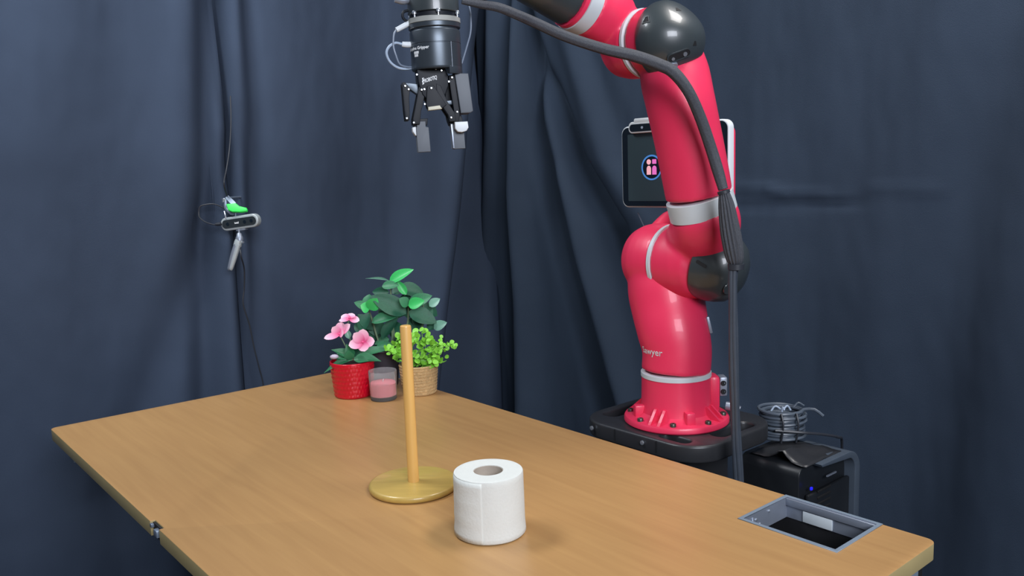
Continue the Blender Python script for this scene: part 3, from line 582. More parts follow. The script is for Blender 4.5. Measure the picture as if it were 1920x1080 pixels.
# ------- display behind the arm
n_ = V((-0.73, -0.68, 0)).normalized(); h_ = V((0.68, -0.73, 0)).normalized()
dl, dt = 1163, 1368
cy_ = 1.90
def dsp(px, py):                 # point on the display plane
    O = c(1222, 314, cy_); d = ray(px, py); t = (O-EYE).dot(n_)/d.dot(n_); return EYE+d*t
L0 = dsp(1165, 316); R0 = dsp(1366, 316); hw = (R0-L0).length/2; TOPZ = dsp(1165, 238).z; BOTZ = dsp(1165, 389).z
DC = (L0+R0)/2; DC.z = (TOPZ+BOTZ)/2; hh = (TOPZ-BOTZ)/2
DISP = obj('display', extr(bmesh.new(), rrect(2*hw, 2*hh, 0.018), DC-n_*0.022, h_, Z, n_, 0.020, bev=0.003), 'white', RB, label='tilted display screen with silver rim behind the arm')
obj('front_glass', extr(bmesh.new(), rrect(2*hw-0.007, 2*hh-0.007, 0.016), DC-n_*0.0025, h_, Z, n_, 0.002), 'bezel', DISP)
obj('screen', extr(bmesh.new(), rrect(2*hw-0.040, 2*hh-0.034, 0.002), DC-n_*0.0005-Z*0.002, h_, Z, n_, 0.0006), 'screen', DISP)
ic = dsp(1222, 314); ri = (dsp(1222, 290)-ic).length
def icon(nm, pts, m, holes=(), h=0.0006): obj(nm, extr(bmesh.new(), pts, ic+n_*0.0002, h_, Z, n_, h, holes), m, DISP, False)
icon('icon_ring', circ(ri, n=48), 'blue', [circ(ri*0.87, n=48)])
k = ri
icon('icon_disc', circ(ri*0.86, n=48), 'bezel', h=0.0003)
icon('icon_head', circ(0.21*k, -0.27*k, 0.44*k), 'peach'); icon('icon_head', rrect(0.40*k, 0.36*k, 0.03*k, cx=0.27*k, cy=0.46*k), 'pink')
def tomb(cx): return [(cx-0.21*k, -0.56*k), (cx+0.21*k, -0.56*k), (cx+0.21*k, -0.10*k)]+[(cx+0.21*k*math.cos(a), -0.10*k+0.24*k*math.sin(a)) for a in [math.pi*j/10 for j in range(1, 10)]]+[(cx-0.21*k, -0.10*k)]
icon('icon_body', tomb(-0.27*k), 'peach'); icon('icon_body', tomb(0.27*k), 'pink')
hc = dsp(1212, 238)
bm = extr(bmesh.new(), rrect(0.088, 0.026, 0.011), hc-n_*0.012, h_, Z, n_, 0.022, bev=0.002); rbox(bm, hc+Z*0.014+h_*0.004, (h_, n_, Z), (0.066, 0.02, 0.012), 0.003)
hco = obj('display_camera', bm, 'white', DISP, label='small camera pod on top of the display')
obj('lens_window', extr(bmesh.new(), rrect(0.080, 0.0165, 0.008), hc+n_*0.0095-Z*0.001, h_, Z, n_, 0.0012), 'bezel', DISP, False)
obj('lens', extr(bmesh.new(), circ(0.003), hc+n_*0.0105-Z*0.001-h_*0.004, h_, Z, n_, 0.001), 'cablew', DISP, False)
bm = tube(bmesh.new(), [DC-n_*0.022-Z*hh*0.5, DC-n_*0.030-Z*(hh+0.01), c(1252, 410, 1.86), SH+Z*0.055-A_*0.01], [0.014, 0.014, 0.016, 0.018], 20, 5)
obj('display_mount', bm, 'red', RB, label='red stem carrying the display')
obj('display_back', extr(bmesh.new(), rrect(2*hw-0.002, 2*hh-0.02, 0.02), DC-n_*0.028, h_, Z, n_, 0.006, bev=0.001), 'red', DISP)
bm = tube(bmesh.new(), [dsp(1186, 400)-n_*0.02, dsp(1195, 420)-n_*0.02, dsp(1206, 445)-n_*0.02], 0.0015, 6, 4); obj('display_wire', bm, 'cableg', RB)
# latch on the column
pp = c(1331, 610, 1.72)
bm = rbox(bmesh.new(), c(1328, 608, 1.70), ((0.97, 0, 0.22), (0, 1, 0), (-0.22, 0, 0.97)), (0.007, 0.024, 0.036), 0.002); obj('column_latch', bm, 'alu', RB)
# printed name on the column, wrapped on its surface
me = text_mesh('Sawyer', 0.0200, 0.0002)
o_, n0 = hit(colm, 1222, 668)
xs = [v.co.x for v in me.vertices]; xm = max(xs)
Rr = rc_*0.99+0.0004; ax0 = c(1269.5, 662, 1.712)
th_r = math.asin(max(-1, min(1, ((1240-1269.5)/F_PX*1.66)/Rr)))
tb = bmesh.new(); tb.from_mesh(me); bmesh.ops.subdivide_edges(tb, edges=[e for e in tb.edges if e.calc_length() > 0.004], cuts=2); bmesh.ops.triangulate(tb, faces=tb.faces[:])
z0 = c(1240, 669, 1.65).z
for v in tb.verts:
    th = th_r-0.16+(v.co.x-xm)/Rr; rr = Rr+0.0006+v.co.z
    v.co = V((ax0.x+rr*math.sin(th), ax0.y-rr*math.cos(th), z0+v.co.y-0.10*(v.co.x-xm)*0))
tx = obj('printed_name', tb, 'label', RB, False, 'white lettering on the lower column')
sw = tx.modifiers.new('w', 'SHRINKWRAP'); sw.target = colm; sw.offset = 0.0008; sw.wrap_method = 'NEAREST_SURFACEPOINT'; sw.wrap_mode = 'OUTSIDE_SURFACE'
# ------------------------------------------------------------------ gripper (px units around (815, y) at depth GY)
K = GY/F_PX
yaw = -0.20
G0 = c(815, 60, GY)
gx0 = V((math.cos(-yaw), math.sin(-yaw), 0)); gy0 = V((-math.sin(-yaw), math.cos(-yaw), 0))
gz = (Z-gx0*0.02).normalized(); gx = (gx0+Z*0.02).normalized(); gy = gz.cross(gx)
def g(x, y, d=0): return G0+gx*(x-815)*K*1.0-gz*(y-60)*K+gy*d*K      # image-like units, d = away from the viewer
gr_ = 46*K
body = bmesh.new()
lathe(body, g(815, 128), gz, [(gr_*0.8, 0.0), (gr_*0.97, 0.0), (gr_*0.995, 2*K), (gr_, 4*K), (gr_, 43.4*K), (gr_*0.985, 44*K), (gr_*0.985, 44.8*K), (gr_, 45.4*K), (gr_, 66*K), (gr_*0.98, 68*K)], 80)
GR = obj('gripper', body, 'gunm', RB, ang=30, label='dark gunmetal cylindrical gripper body')
def gp(name, bm, m, smooth=True, lab=None, ang=40): return obj(name, bm, m, GR, smooth, lab, ang=ang)
gp('neck_ring', lathe(bmesh.new(), g(815, 60), gz, [(gr_*0.93, -1*K), (gr_*0.93, 3*K), (gr_*1.0, 4*K), (gr_*1.02, 5*K), (gr_*1.02, 12*K), (gr_*0.99, 13*K)], 64), 'gunm')
gp('coupling_ring', lathe(bmesh.new(), g(815, 47), gz, [(gr_*1.0, -1*K), (gr_*1.035, 0), (gr_*1.035, 8*K), (gr_*1.0, 9*K)], 64), 'ringg', lab='pale grey coupling ring')
gp('wrist_gap', lathe(bmesh.new(), g(815, 39), gz, [(gr_*0.90, -1*K), (gr_*0.90, 11*K)], 64), 'blackm')
obj('wrist_flange', lathe(bmesh.new(), g(815, 29), gz, [(gr_*0.98, 0), (gr_*1.01, 1*K), (gr_*1.01, 24*K), (gr_*0.97, 30*K), (gr_*0.93, 60*K), (gr_*0.9, 140*K)], 64), 'cap', RB, label='glossy dark wrist flange above the gripper')
for a in (-100, -88, -30, 0, 30, 88): pass
for a in range(0, 360, 60):
    d = gx*math.sin(math.radians(a+4))*gr_*0.97-gy*math.cos(math.radians(a+4))*gr_*0.97
    bm = bmesh.new(); lathe(bm, g(815, 40)+d, gz, [(1.6*K, 0), (1.6*K, 7*K), (4.2*K, 7.5*K), (4.2*K, 12*K), (3.4*K, 13*K), (0.2*K, 13*K)], 14); gp('bolt', bm, 'bolt')
gp('panel_seam', rbox(bmesh.new(), g(815, 105)+gx*(gr_*0.50)-gy*(gr_*0.868), (gx, gy, gz), (0.8*K, 1.2*K, 44*K), 0), 'cableg', False)
arc = [(gr_*math.sin(math.radians(a)), gr_*math.cos(math.radians(a))) for a in range(22, 125, 6)]
gp('side_skirt', extr(bmesh.new(), arc+[(x*0.8, y*0.8) for x, y in arc[::-1]], g(815, 138), gx, -gy, gz.normalized(), 13*K, bev=0.4*K), 'gunm')
def wrap_text(s, size, xl, yb, name='print', bold=0.0002):
    me = text_mesh(s, size, bold); tb = bmesh.new(); tb.from_mesh(me); bmesh.ops.subdivide_edges(tb, edges=[e for e in tb.edges if e.calc_length() > 0.002], cuts=1); bmesh.ops.triangulate(tb, faces=tb.faces[:])
    for v in tb.verts:
        a = xl+v.co.x/gr_; rr = gr_*1.003+0.0002+v.co.z*0.3
        v.co = g(815, yb)+gx*math.sin(a)*rr-gy*math.cos(a)*rr+gz*v.co.y
    gp(name, tb, 'label', False)
wrap_text('Adaptive Gripper', 0.0068, -1.55, 94)
wrap_text('||||||||||||', 0.0036, -1.12, 100, bold=0.0004); wrap_text('||||||||||', 0.0034, -1.10, 105, bold=0.0004)
wrap_text('|||||||||||', 0.0046, -1.35, 54, bold=0.0006)
wrap_text('7', 0.007, 0.35, 54)
# palm: main black housing
def plate(pts, d0, d1, bev=0.6):
    P = [((x-824)*K, -(y-60)*K) for x, y in pts]
    return extr(bmesh.new(), P, G0+gy*d0*K, gx, gz, gy, (d1-d0)*K, bev=bev*K)
palm = gp('palm_housing', plate([(785, 122), (826, 122), (836, 128), (841, 140), (840, 158), (834, 172), (822, 186), (806, 188), (792, 172), (786, 150)], -22, 24, 1.5), 'blackm', lab='black palm housing with white maker lettering')
me = text_mesh('ROBOTIQ', 0.0086, 0.00022); tb = bmesh.new(); tb.from_mesh(me)
w0 = max(v.co.x for v in tb.verts)
for v in tb.verts: v.co = g(788, 151.5, -22.3)+gx*(v.co.x/w0*23*K)+gz*(v.co.y+v.co.x*0.14)-gy*v.co.z
gp('maker_print', tb, 'label', False)
gp('maker_emblem', plate([(793, 143.5), (796.5, 142.5), (795.5, 145), (797, 148), (794.8, 150), (796.5, 153), (793, 155.5), (793.6, 151), (792.4, 149.5), (793.8, 147)], -23, -22.2, 0.0), 'label', False)
gp('centre_web', plate([(801, 158), (812, 156), (834, 192), (824, 199), (799, 198), (797, 190)], -26, -10, 1), 'blackm')
gp('limit_switch_cover', plate([(800, 195), (821, 193), (825, 199), (800, 201)], -29, -12, 0.5), 'beige', lab='beige plastic tab below the palm')
for s_, d0, d1 in ((1, -20, -8), (1, 8, 20)):
    gp('inner_link', plate([(787, 158), (799, 160), (792, 190), (788, 200), (784, 224), (772, 224), (772, 214), (778, 192)], d0, d1, 0.8), 'blackm')
    gp('inner_link', plate([(818, 154), (826, 158), (836, 186), (848, 206), (850, 222), (838, 222), (836, 210), (818, 180)], d0-3, d1-3, 0.8), 'blackm')
    gp('outer_link', plate([(757, 150), (762, 149), (771, 160), (768, 176), (767, 204), (766, 216), (759, 216), (758, 200)], d0, d1, 0.8), 'blackm')
    gp('outer_link', plate([(842, 140), (853, 138), (858, 206), (856, 222), (848, 222), (848, 206), (844, 170)], d0, d1, 0.8), 'blackm')
gp('crossbar', plate([(786, 152), (762, 149), (770, 160), (786, 172)], -10, 12, 0.8), 'gunm'); gp('crossbar', plate([(834, 184), (852, 183), (852, 191), (836, 191)], -12, 14, 0.6), 'gunm')
gp('knuckle', plate([(838, 150), (850, 142), (852, 182), (836, 184)], 2, 12, 0.6), 'blackm')
gp('driver_cover', plate([(852, 137), (877, 138), (882, 205), (877, 208), (859, 208)], -26, 20, 1.6), 'padg', lab='large grey cover plate on the right of the gripper')
# fingertips
lf = gp('fingertip', plate([(779, 219), (795, 219), (795, 229), (800, 230), (801, 274), (778, 274), (777, 229), (779, 228)], -14, 8, 0.8), 'padg', lab='left grey fingertip pad')
gp('finger_guard', plate([(771, 229), (777, 228), (777, 244), (775, 243), (771, 236)], -12, 10, 0.6), 'white', lab='white guard on the left finger')
rf = gp('fingertip', plate([(844, 226), (865, 226), (866, 271), (845, 271)], -10, 14, 0.8), 'padg', lab='right grey fingertip pad')
gp('finger_guard', plate([(847, 223), (871, 223), (872, 234), (868, 240), (860, 242), (852, 241), (847, 235)], -24, -4, 1.6), 'white', lab='white rounded guard on the right finger')
gp('finger_base', plate([(772, 214), (800, 214), (798, 226), (774, 228)], -12, 12, 1), 'blackm'); gp('finger_base', plate([(836, 214), (862, 210), (866, 228), (840, 228)], -10, 16, 1), 'blackm')
gp('edge_highlight', plate([(841, 226), (844.5, 226), (845.5, 270), (843, 270)], -12, 12, 0.4), 'alu')  # bright strip added as a painted highlight along the finger's left edge
for x, y, d in ((784, 137, -24), (819, 128, -24), (829, 131, -24), (791, 164, -24), (796, 163, -23), (808, 162, -28), (795, 189, -22), (762, 156, -22), (768, 162, -22), (761, 213, -22), (773, 221, -22), (841, 151, -24), (847, 144, -24), (841, 215, -25), (853, 205, -22)):
    gp('bolt', lathe(bmesh.new(), g(x-9, y, d), -gy, [(1.9*K, -2*K), (1.9*K, 0.8*K), (1.4*K, 1.3*K), (0.1*K, 1.3*K)], 12), 'bolt')
# wrist stub beside gripper (small fittings at the top left)
gp('connector', tube(bmesh.new(), [g(770, 44, -4), g(757, 51, -8), g(745, 57, -10)], [4.8*K, 4.8*K, 4.4*K], 14, 2), 'white', lab='pale cable connector plugged into the ring')
gp('connector', tube(bmesh.new(), [g(770, 82, -4), g(760, 82, -6), g(754, 81, -6)], [5.2*K, 5.2*K, 4.6*K], 14, 2), 'white', lab='pale cable connector plugged into the body')
obj('wrist_fitting', tube(bmesh.new(), [g(773, 2, -10), g(762, 6, -12), g(746, 4, -14)], [7*K, 8*K, 6*K], 16, 3), 'alu', RB)
obj('wrist_fitting', tube(bmesh.new(), [g(770, 22, -4), g(760, 26, -8), g(759, 36, -8), g(768, 43, -4)], 2.5*K, 10, 4), 'blackm', RB)
# loose cables of the gripper
def cab(name, pts, r, m, label): return tag(obj(name, tube(bmesh.new(), pts, r*K, 8, 8), m), label, 'cable')
cab('gripper_cable', [g(745, 57, -10), g(740, 66, -12), g(738, 85, -12), g(741, 100, -12), g(747, 116, -10), g(760, 121, -6), g(772, 121, 0)], 1.8, 'cableg', 'grey cable curving from the upper pale connector to the gripper body')
cab('gripper_cable', [g(754, 81, -6), g(742, 79, -8), g(730, 86, -10), g(725, 97, -10), g(730, 111, -8), g(742, 121, -6), g(756, 124, -3), g(772, 122, 1)], 2.3, 'cablew', 'pale cable looping out left of the gripper body')
cab('sensor_cable', [g(880, -20, 6), g(881, 8, 4), g(883, 30, 2), g(881, 60, 0), g(873, 85, 0), g(861, 117, 0)], 1.7, 'cableg', 'thin grey cable hanging at the right of the gripper')
# ------------------------------------------------------------------ dress cable along the arm
def grooved(bm, pts, rads, lobes=12, depth=0.10, seg=48, twist=1.0, smooth=8):
    C = cat([(*p, q) for p, q in zip(pts, rads)], smooth); P = [V(c_[:3]) for c_ in C]; x = None; R = []; L = 0
    for i, p in enumerate(P):
        t = (P[min(i+1, len(P)-1)]-P[max(i-1, 0)]).normalized()
        if i: L += (p-P[i-1]).length
        if x is None: x, y, _ = frame_of(t)
        else: x = (x-t*x.dot(t)).normalized(); y = t.cross(x)
        R.append([p+(x*math.cos(2*math.pi*k/seg)+y*math.sin(2*math.pi*k/seg))*C[i][3]*(1-depth+depth*abs(math.cos(lobes*math.pi*k/seg+twist*L*10))) for k in range(seg)])
    rings(bm, R, (True, True)); return bm
CB = thing('cable_bundle', 'long black sleeved cable bundle running along the robot arm and down past its base', 'cable', c(1376, 495, 1.50))
u_ = K
up_pts = [c(866, 2, 1.37), c(900, 8, 1.375), c(935, 14, 1.38), c(968, 27, 1.395), c(1000, 41, 1.42), c(1060, 68, 1.45), c(1130, 91, 1.475), c(1190, 105, 1.49), c(1235, 121, 1.49), c(1262, 135, 1.485), c(1290, 170, 1.49), c(1313, 220, 1.505), c(1332, 275, 1.515), c(1346, 320, 1.515), c(1356, 355, 1.51)]
rr = [5, 7, 8, 8.5, 9, 9.5, 10, 11, 11.5, 11.5, 11, 11, 11, 11, 9.5]
obj('sleeve', grooved(bmesh.new(), up_pts, [q*0.00094 for q in rr], 8, 0.07, 32, 0.8), 'sleeve', CB, label='black braided sleeve along the upper arm')
fr_pts = [c(1357, 357, 1.505), c(1362, 385, 1.505), c(1368, 425, 1.505), c(1374, 460, 1.505), c(1378, 485, 1.505), c(1379, 497, 1.505)]
obj('fanned_section', grooved(bmesh.new(), fr_pts, [q*0.00096 for q in (9, 15, 18.5, 19, 16.5, 11)], 15, 0.16, 90, 0.2), 'sleeve', CB, label='fanned out section of parallel dark cables')
obj('cable_tie', lathe(bmesh.new(), c(1357, 360, 1.505), c(1355, 350, 1.505)-c(1358, 362, 1.505), [(0.0095, -0.003), (0.0112, -0.0025), (0.0112, 0.0025), (0.0095, 0.003)], 24), 'cable', CB)
obj('cable_tie', lathe(bmesh.new(), c(1380, 500, 1.505), Z, [(0.011, -0.006), (0.0145, -0.005), (0.0145, 0.005), (0.011, 0.006)], 24), 'cable', CB)
zb = [(1378, 498), (1376, 520), (1376, 560), (1377, 620), (1378, 690), (1380, 760), (1383, 830), (1387, 900), (1390, 980), (1392, 1100)]
for k in range(7):
    a = 2*math.pi*k/7; off = V((math.cos(a), math.sin(a), 0))*(0.0058 if k else 0)
    if k == 6: off = V((0, 0, 0))
    P = [c(x, y, 1.505-0.00*i)+off*(1.0+0.28*min(1, max(0, (y-560)/300)))+V((0.0006*math.sin(i*2+k), 0, 0)) for i, (x, y) in enumerate(zb)]
    obj('cable_strand', tube(bmesh.new(), P, 0.0044, 10, 5), 'strand', CB)
decal(ec, 'sleeve_clip', 1262, 122, rrect(0.013, 0.015, 0.003), 'alu', 0.008, parent=CB)
# ------------------------------------------------------------------ pedestal
PT = 0.035
def pz(px, py): return on(px, py, PZ-0.001)
PX0 = pz(1112, 765); PXf = pz(1335, 840); PXr = pz(1436, 785)
PED = thing('pedestal', 'black steel pedestal with a rounded handle plate carrying the red robot', 'pedestal', (FB.x, FB.y, 0))
def uvp(p): q = p-FB; return q.dot(W), q.dot(U)
a_, b_ = uvp(PX0); c2, d2 = uvp(PXf); e2, f2 = uvp(PXr)
wx0, wx1, uy0, uy1 = -0.172, 0.158, -0.130, 0.150
cxp, cyp = (wx0+wx1)/2, (uy0+uy1)/2
outer = rrect(wx1-wx0, uy1-uy0, 0.075, 10, cxp, cyp)
holes = [rrect(0.040, 0.17, 0.018, 6, wx0+0.042, cyp+0.00), rrect(0.034, 0.12, 0.015, 6, wx1-0.038, cyp+0.02), rrect(0.070, 0.026, 0.012, 6, 0.075, uy0+0.034)]
bm = extr(bmesh.new(), outer, FB-Z*(PT+0.0005), W, U, Z, PT, holes, 0.005)
pl = obj('handle_plate', bm, 'plate', PED, ang=35, label='rounded charcoal plate with handle cutouts')
for s_ in (-0.12, 0.02):
    p = FB+W*s_+U*(uy0-0.001)-Z*0.014
    obj('bolt', lathe(bmesh.new(), p, -U, [(0.0045, 0), (0.0045, 0.003), (0.003, 0.0035), (0.0003, 0.0035)], 12), 'bolt', pl)
for s_ in (-0.055, 0.055): obj('plate_seam', rbox(bmesh.new(), FB+W*s_+U*(uy0-0.0005)-Z*0.015, (W, U, Z), (0.0012, 0.002, 0.024), 0), 'blackp', pl, False)
zb_ = PZ-PT
obj('column', rbox(bmesh.new(), V((FB.x, FB.y, (zb_+0.05)/2))+U*0.01, (W, U, Z), (0.15, 0.15, zb_-0.05), 0.012), 'plate', PED)
for s_ in (-0.09, 0.07): obj('support_strut', rbox(bmesh.new(), V((FB.x, FB.y, zb_-0.20))+W*s_-U*0.10, (W, U, Z), (0.022, 0.022, 0.40), 0.003), 'caseg' if s_ > 0 else 'plate', PED)
obj('base', rbox(bmesh.new(), V((FB.x, FB.y, 0.0265))+U*0.01, (W, U, Z), (0.18, 0.18, 0.05), 0.012), 'plate', PED)
# ------------------------------------------------------------------ controller case
NC = c(1514, 884, 1.56); NC.z = at(1514, 884, 1.56).z
cz = NC.z; CW_, CL = 0.20, 0.155
CASE = thing('controller_case', 'black rounded computer case with a grey arched edge standing behind the table corner', 'computer case', V((*(NC+U*0.1-W*0.08).xy, 0)))
def casepf(ins=0.0, top=0.0):
    w_, r_ = CW_-2*ins, 0.045; P = [(ins, 0.0), (CW_-ins, 0.0)]
    P += [(CW_-ins-r_+r_*math.cos(math.radians(90*k/8)), cz-top-r_+r_*math.sin(math.radians(90*k/8))) for k in range(9)]
    P += [(ins+0.02-0.02*math.sin(math.radians(90*k/6)), cz-top-0.02+0.02*math.cos(math.radians(90*k/6))) for k in range(7)]
    return P
o0 = V((NC.x, NC.y, 0.002))
obj('housing', extr(bmesh.new(), casepf(0.003, 0.003), o0-W*CL, U, Z, W, CL-0.02, bev=0.002), 'casem', CASE, label='black case housing')
r_ = 0.045; oa = [(CW_-r_+r_*math.cos(math.radians(90*k/8)), cz-r_+r_*math.sin(math.radians(90*k/8))) for k in range(9)]; ia = [(CW_-r_+(r_-0.020)*math.cos(math.radians(90*k/8)), cz-r_+(r_-0.014)*math.sin(math.radians(90*k/8))) for k in range(9)]
obj('edge_frame', extr(bmesh.new(), [(CW_, 0.0)]+oa+[(0.045, cz), (0.05, cz-0.006)]+ia[::-1]+[(CW_-0.020, 0)], o0-W*0.10, U, Z, W, 0.104, bev=0.0015), 'caseg', CASE, label='grey frame curving over the right edge')
obj('front_panel', rbox(bmesh.new(), o0+U*(CW_/2)-W*0.012+Z*(cz/2-0.02), (U, W, Z), (CW_-0.04, 0.010, cz-0.08), 0.004), 'casem', CASE)
obj('power_light', rbox(bmesh.new(), o0+U*0.024-W*0.005+Z*(cz-0.045), (U, W, Z), (0.006, 0.004, 0.006), 0.001), 'led', CASE)
for k in range(10): obj('vent_slot', rbox(bmesh.new(), o0+U*0.075-W*0.0065+Z*(cz-0.06-0.013*k), (U, W, Z), (0.05, 0.003, 0.005), 0.001), 'blackp', CASE)
obj('latch_strip', rbox(bmesh.new(), o0+U*0.10-W*0.005+Z*(cz-0.035), (U, W, (Z+U*0.3).normalized()), (0.035, 0.003, 0.003), 0), 'alu', CASE)
# cloth flap on top of the case
bm = bmesh.new(); gg = []
for i in range(13):
    row = []
    for j in range(9):
        s, t = i/12, j/8; z = cz+0.0035+0.022*math.exp(-((s-0.45)/0.14)**2)*(1-t)+0.004*noise.noise(V((s*5, t*5, 1)))
        row.append(bm.verts.new(V((NC.x, NC.y, 0))-W*(0.01+0.125*s)+U*(0.012+0.135*t)+Z*z))
    gg.append(row)
for i in range(12):
    for j in range(8): bm.faces.new((gg[i][j], gg[i+1][j], gg[i+1][j+1], gg[i][j+1]))
o = tag(obj('cloth_flap', bm, 'plate'), 'rumpled black cloth lying on the computer case', 'cloth'); o.modifiers.new('s', 'SOLIDIFY').thickness = 0.002
# cable coil
cc_ = at(1466, 800, 1.76); cc_.z = cz+0.030
P = []; random.seed(4)
for i in range(15*14):
    a = 2*math.pi*i/14; lv = (i/14); rr_ = 0.044+0.004*math.sin(lv*2.3)+random.uniform(-.001, .001)
    P.append(V((cc_.x+math.cos(a)*rr_+0.003*math.sin(lv*1.7), cc_.y+math.sin(a)*rr_*0.9, cz+0.008+lv*0.0041+0.0012*math.sin(a+lv*3))))
P += [P[-1]+V((0.02, -0.01, 0.002)), P[-1]+V((0.035, -0.02, -0.01))]
CO = thing('cable_coil', 'coiled bundle of grey cable lying on top of the computer case', 'cable', V((cc_.x, cc_.y, cz)))
obj('coil', tube(bmesh.new(), P, 0.0034, 7, 2), 'coil', CO)
tz = cz+0.070
for k, (dx, dy, q) in enumerate(((-0.030, -0.02, 0.5), (-0.01, -0.03, 1.4), (0.012, -0.02, 2.4), (0.025, 0.0, 0.2))):
    p = V((cc_.x+dx, cc_.y+dy, tz)); obj('cable_end', tube(bmesh.new(), [p, p+V((0.010*math.cos(q), 0, 0.010)), p+V((0.022*math.cos(q), -0.004, 0.004))], 0.002, 7, 4), 'cablew' if k < 3 else 'coil', CO)
for q in (0.7, 2.3): obj('cable_tie', tube(bmesh.new(), [V((cc_.x-0.02*q+0.03, cc_.y-0.045, cz+0.006)), V((cc_.x-0.02*q+0.032, cc_.y-0.052, cz+0.045)), V((cc_.x-0.02*q+0.03, cc_.y-0.045, cz+0.070))], 0.0022, 6, 4), 'cable', CO)
P = [at(1508, 820, 1.74), at(1535, 822, 1.72), at(1560, 832, 1.70), at(1580, 850, 1.70)]
for p in P: p.z = max(p.z, cz+0.004)
tag(obj('cable', tube(bmesh.new(), [V((cc_.x-0.03, cc_.y-0.048, cz+0.035)), V((cc_.x+0.03, cc_.y-0.055, cz+0.03)), V((cc_.x+0.075, cc_.y-0.04, cz+0.020)), V((cc_.x+0.115, cc_.y-0.02, cz+0.006)), V((cc_.x+0.14, cc_.y+0.02, cz-0.02)), V((cc_.x+0.15, cc_.y+0.05, cz-0.12))], 0.003, 8, 6), 'cable'), 'dark cable trailing from the coil over the back of the computer case', 'cable')
# ------------------------------------------------------------------ depth camera, clamp, tripod
CY = 2.385; k = CY/F_PX
dcx = V((0.93, -0.37, 0.0)).normalized()
def q(x, y, d=0): return at(x, y, CY)+V((0.0, 1, 0))*d*k
cx_ = (q(485, 411)-q(412, 422)); xax = V((cx_.x, -0.25*cx_.x, cx_.z)).normalized(); yax = V((0, 0, 1)); yax = (yax-xax*yax.dot(xax)).normalized(); zax = xax.cross(yax)   # zax towards viewer
if zax.y > 0: zax = -zax
DCc = q(449, 417)
DM = thing('depth_camera', 'small silver bar-shaped depth camera clipped in front of the curtain seam', 'camera', DCc)
cw_ = 77*k*1.03
obj('housing', extr(bmesh.new(), rrect(cw_, 25*k, 12*k, 8), DCc-zax*0.018, xax, yax, zax, 0.020, bev=0.003), 'cams', DM, label='rounded silver camera housing')
fg = obj('front_glass', extr(bmesh.new(), rrect(cw_-8*k, 16*k, 7.6*k, 8), DCc+zax*0.0012, xax, yax, zax, 0.002), 'camf', DM, label='dark front glass')
for x in (-24, 12, 26): obj('lens', extr(bmesh.new(), circ(3.2*k), DCc+xax*x*k+zax*0.0025, xax, yax, zax, 0.0014), 'bezel', DM)
me = text_mesh('intel', 5.0*k, 0.0003); tb = bmesh.new(); tb.from_mesh(me)
for v in tb.verts: v.co = DCc+xax*(v.co.x-9*k)+yax*(v.co.y-1.5*k)+zax*(0.0036+v.co.z)
obj('maker_print', tb, 'label', DM, False)
obj('mount_plate', rbox(bmesh.new(), DCc-yax*14*k-zax*0.008, (xax, zax, yax), (19*k, 0.018, 3.0*k), 0.001), 'alu', DM)
TR = thing('mini_tripod', 'folded silver mini tripod hanging below the depth camera', 'tripod', q(449, 436))
obj('ball_head', lathe(bmesh.new(), q(449.5, 452), Z, [(1.5*k, 0), (7.0*k, 1*k), (7.0*k, 7*k), (5.5*k, 9*k), (4.5*k, 14*k), (2.0*k, 16*k), (1.8*k, 22*k)], 20), 'alu', TR)
obj('collar', tube(bmesh.new(), [q(450, 447), q(447, 454), q(445, 461)], [6.5*k, 7.5*k, 7.5*k], 20, 3), 'cams', TR)
obj('knob', lathe(bmesh.new(), q(453, 454), V((0.8, -0.6, 0)), [(2.2*k, 0), (2.6*k, 3*k), (2.2*k, 5*k), (0.2*k, 5*k)], 12), 'bolt', TR)
for dx, dd, m_ in ((-2.5, -3, 'alu'), (2.8, -4, 'cams'), (0.0, 4, 'crod')):
    obj('leg', tube(bmesh.new(), [q(446+dx, 458, dd), q(440+dx, 478, dd), q(433+dx*0.8, 502, dd), q(431.5+dx*0.8, 506, dd)], [4.2*k, 4.6*k, 3.6*k, 2.2*k], 12, 3), m_, TR)
CL_ = thing('spring_clamp', 'metal clamp with a bright green jaw cover above the depth camera', 'clamp', q(430, 372, 14))
obj('jaw_cover', extr(bmesh.new(), [((x-440)*k, -(y-390)*k) for x, y in ((424, 384), (442, 383), (449, 389), (462, 392.5), (464, 396), (463, 399.5), (452, 401), (436, 400), (428, 396))], q(440, 390, 6), V((1, 0, 0)), V((0, 0.35, 0.94)), V((0, -0.94, 0.35)), 0.012, bev=0.003), 'green', CL_, label='bright green jaw cover')
obj('arm', tube(bmesh.new(), [q(419, 371, 16), q(427, 379, 14), q(436, 386, 10)], [6*k, 7*k, 6.5*k], 4, 2, flat=0.6), 'crod', CL_)
obj('lower_jaw', tube(bmesh.new(), [q(418, 374, 14), q(420, 390, 12), q(430, 399, 8), q(438, 402, 6)], [3*k, 4*k, 4*k, 3*k], 8, 3), 'crod', CL_)
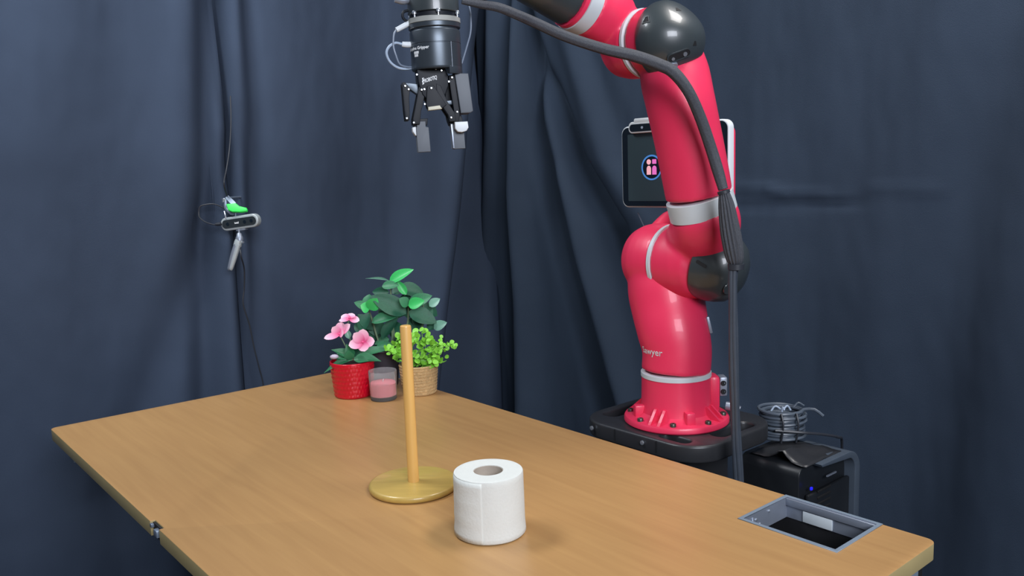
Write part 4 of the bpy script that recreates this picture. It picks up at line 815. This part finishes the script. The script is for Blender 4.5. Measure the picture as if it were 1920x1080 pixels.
obj('spring', tube(bmesh.new(), [q(416+4*math.cos(i*1.2), 372+i*0.3, 14+4*math.sin(i*1.2)) for i in range(26)], 0.6*k, 6, 2), 'bolt', CL_)
obj('rod', tube(bmesh.new(), [q(419, 396, 4), q(421, 404, 4), q(422, 410, 5)], 1.5*k, 8, 3), 'bolt', CL_)
obj('rod', tube(bmesh.new(), [q(440, 398, 5), q(440, 404, 5), q(440, 409, 5)], 1.8*k, 8, 3), 'crod', CL_)
obj('curtain_grip', tube(bmesh.new(), [q(419, 372, 16), q(422, 372, 50), q(425, 372, 90)], 2.2*k, 8, 3), 'crod', CL_)
def qc(name, pts, r, m, label): return tag(obj(name, tube(bmesh.new(), [q(*p) for p in pts], r*k, 8, 6), m), label, 'cable')
qc('camera_cable', [(414, 420, 4), (405, 421, 5), (396, 421, 6), (380, 416, 10), (369, 408, 14), (366, 398, 18), (368, 388, 20), (380, 384, 22), (395, 384, 24), (414, 393, 26), (424, 400, 30), (430, 420, 40), (434, 450, 45)], 1.3, 'cable', 'thin dark camera cable looping left of the depth camera')
obj('plug', tube(bmesh.new(), [q(413, 420, 4), q(406, 421, 5), q(402, 421, 5)], [3.2*k, 3.2*k, 2.4*k], 10, 2), 'cable', DM)
def lw(x, y, off=0.035):
    s, z = onwall(x, y, KZ+W*off, -U); return KZ+W*off-U*s+Z*z
tag(obj('hanging_cable', tube(bmesh.new(), [q(449, 460, 2), lw(452, 480, .12), lw(458, 505, .10), lw(458, 540, .09), lw(456, 570, .09), lw(468, 610, .09), lw(476, 650, .09), lw(486, 690, .09), lw(494, 725, .09), lw(500, 800, .09)], 0.0022, 8, 6), 'cable'), 'thin black cable hanging down the curtain below the mini tripod', 'cable')
tag(obj('hanging_cable', tube(bmesh.new(), [lw(432, 180, .06), lw(433, 230, .07), lw(430, 280, .08), lw(424, 320, .08), lw(420, 345, .09), q(421, 372, 18)], 0.002, 8, 6), 'cable'), 'thin black cable running up the curtain seam above the green clamp', 'cable')
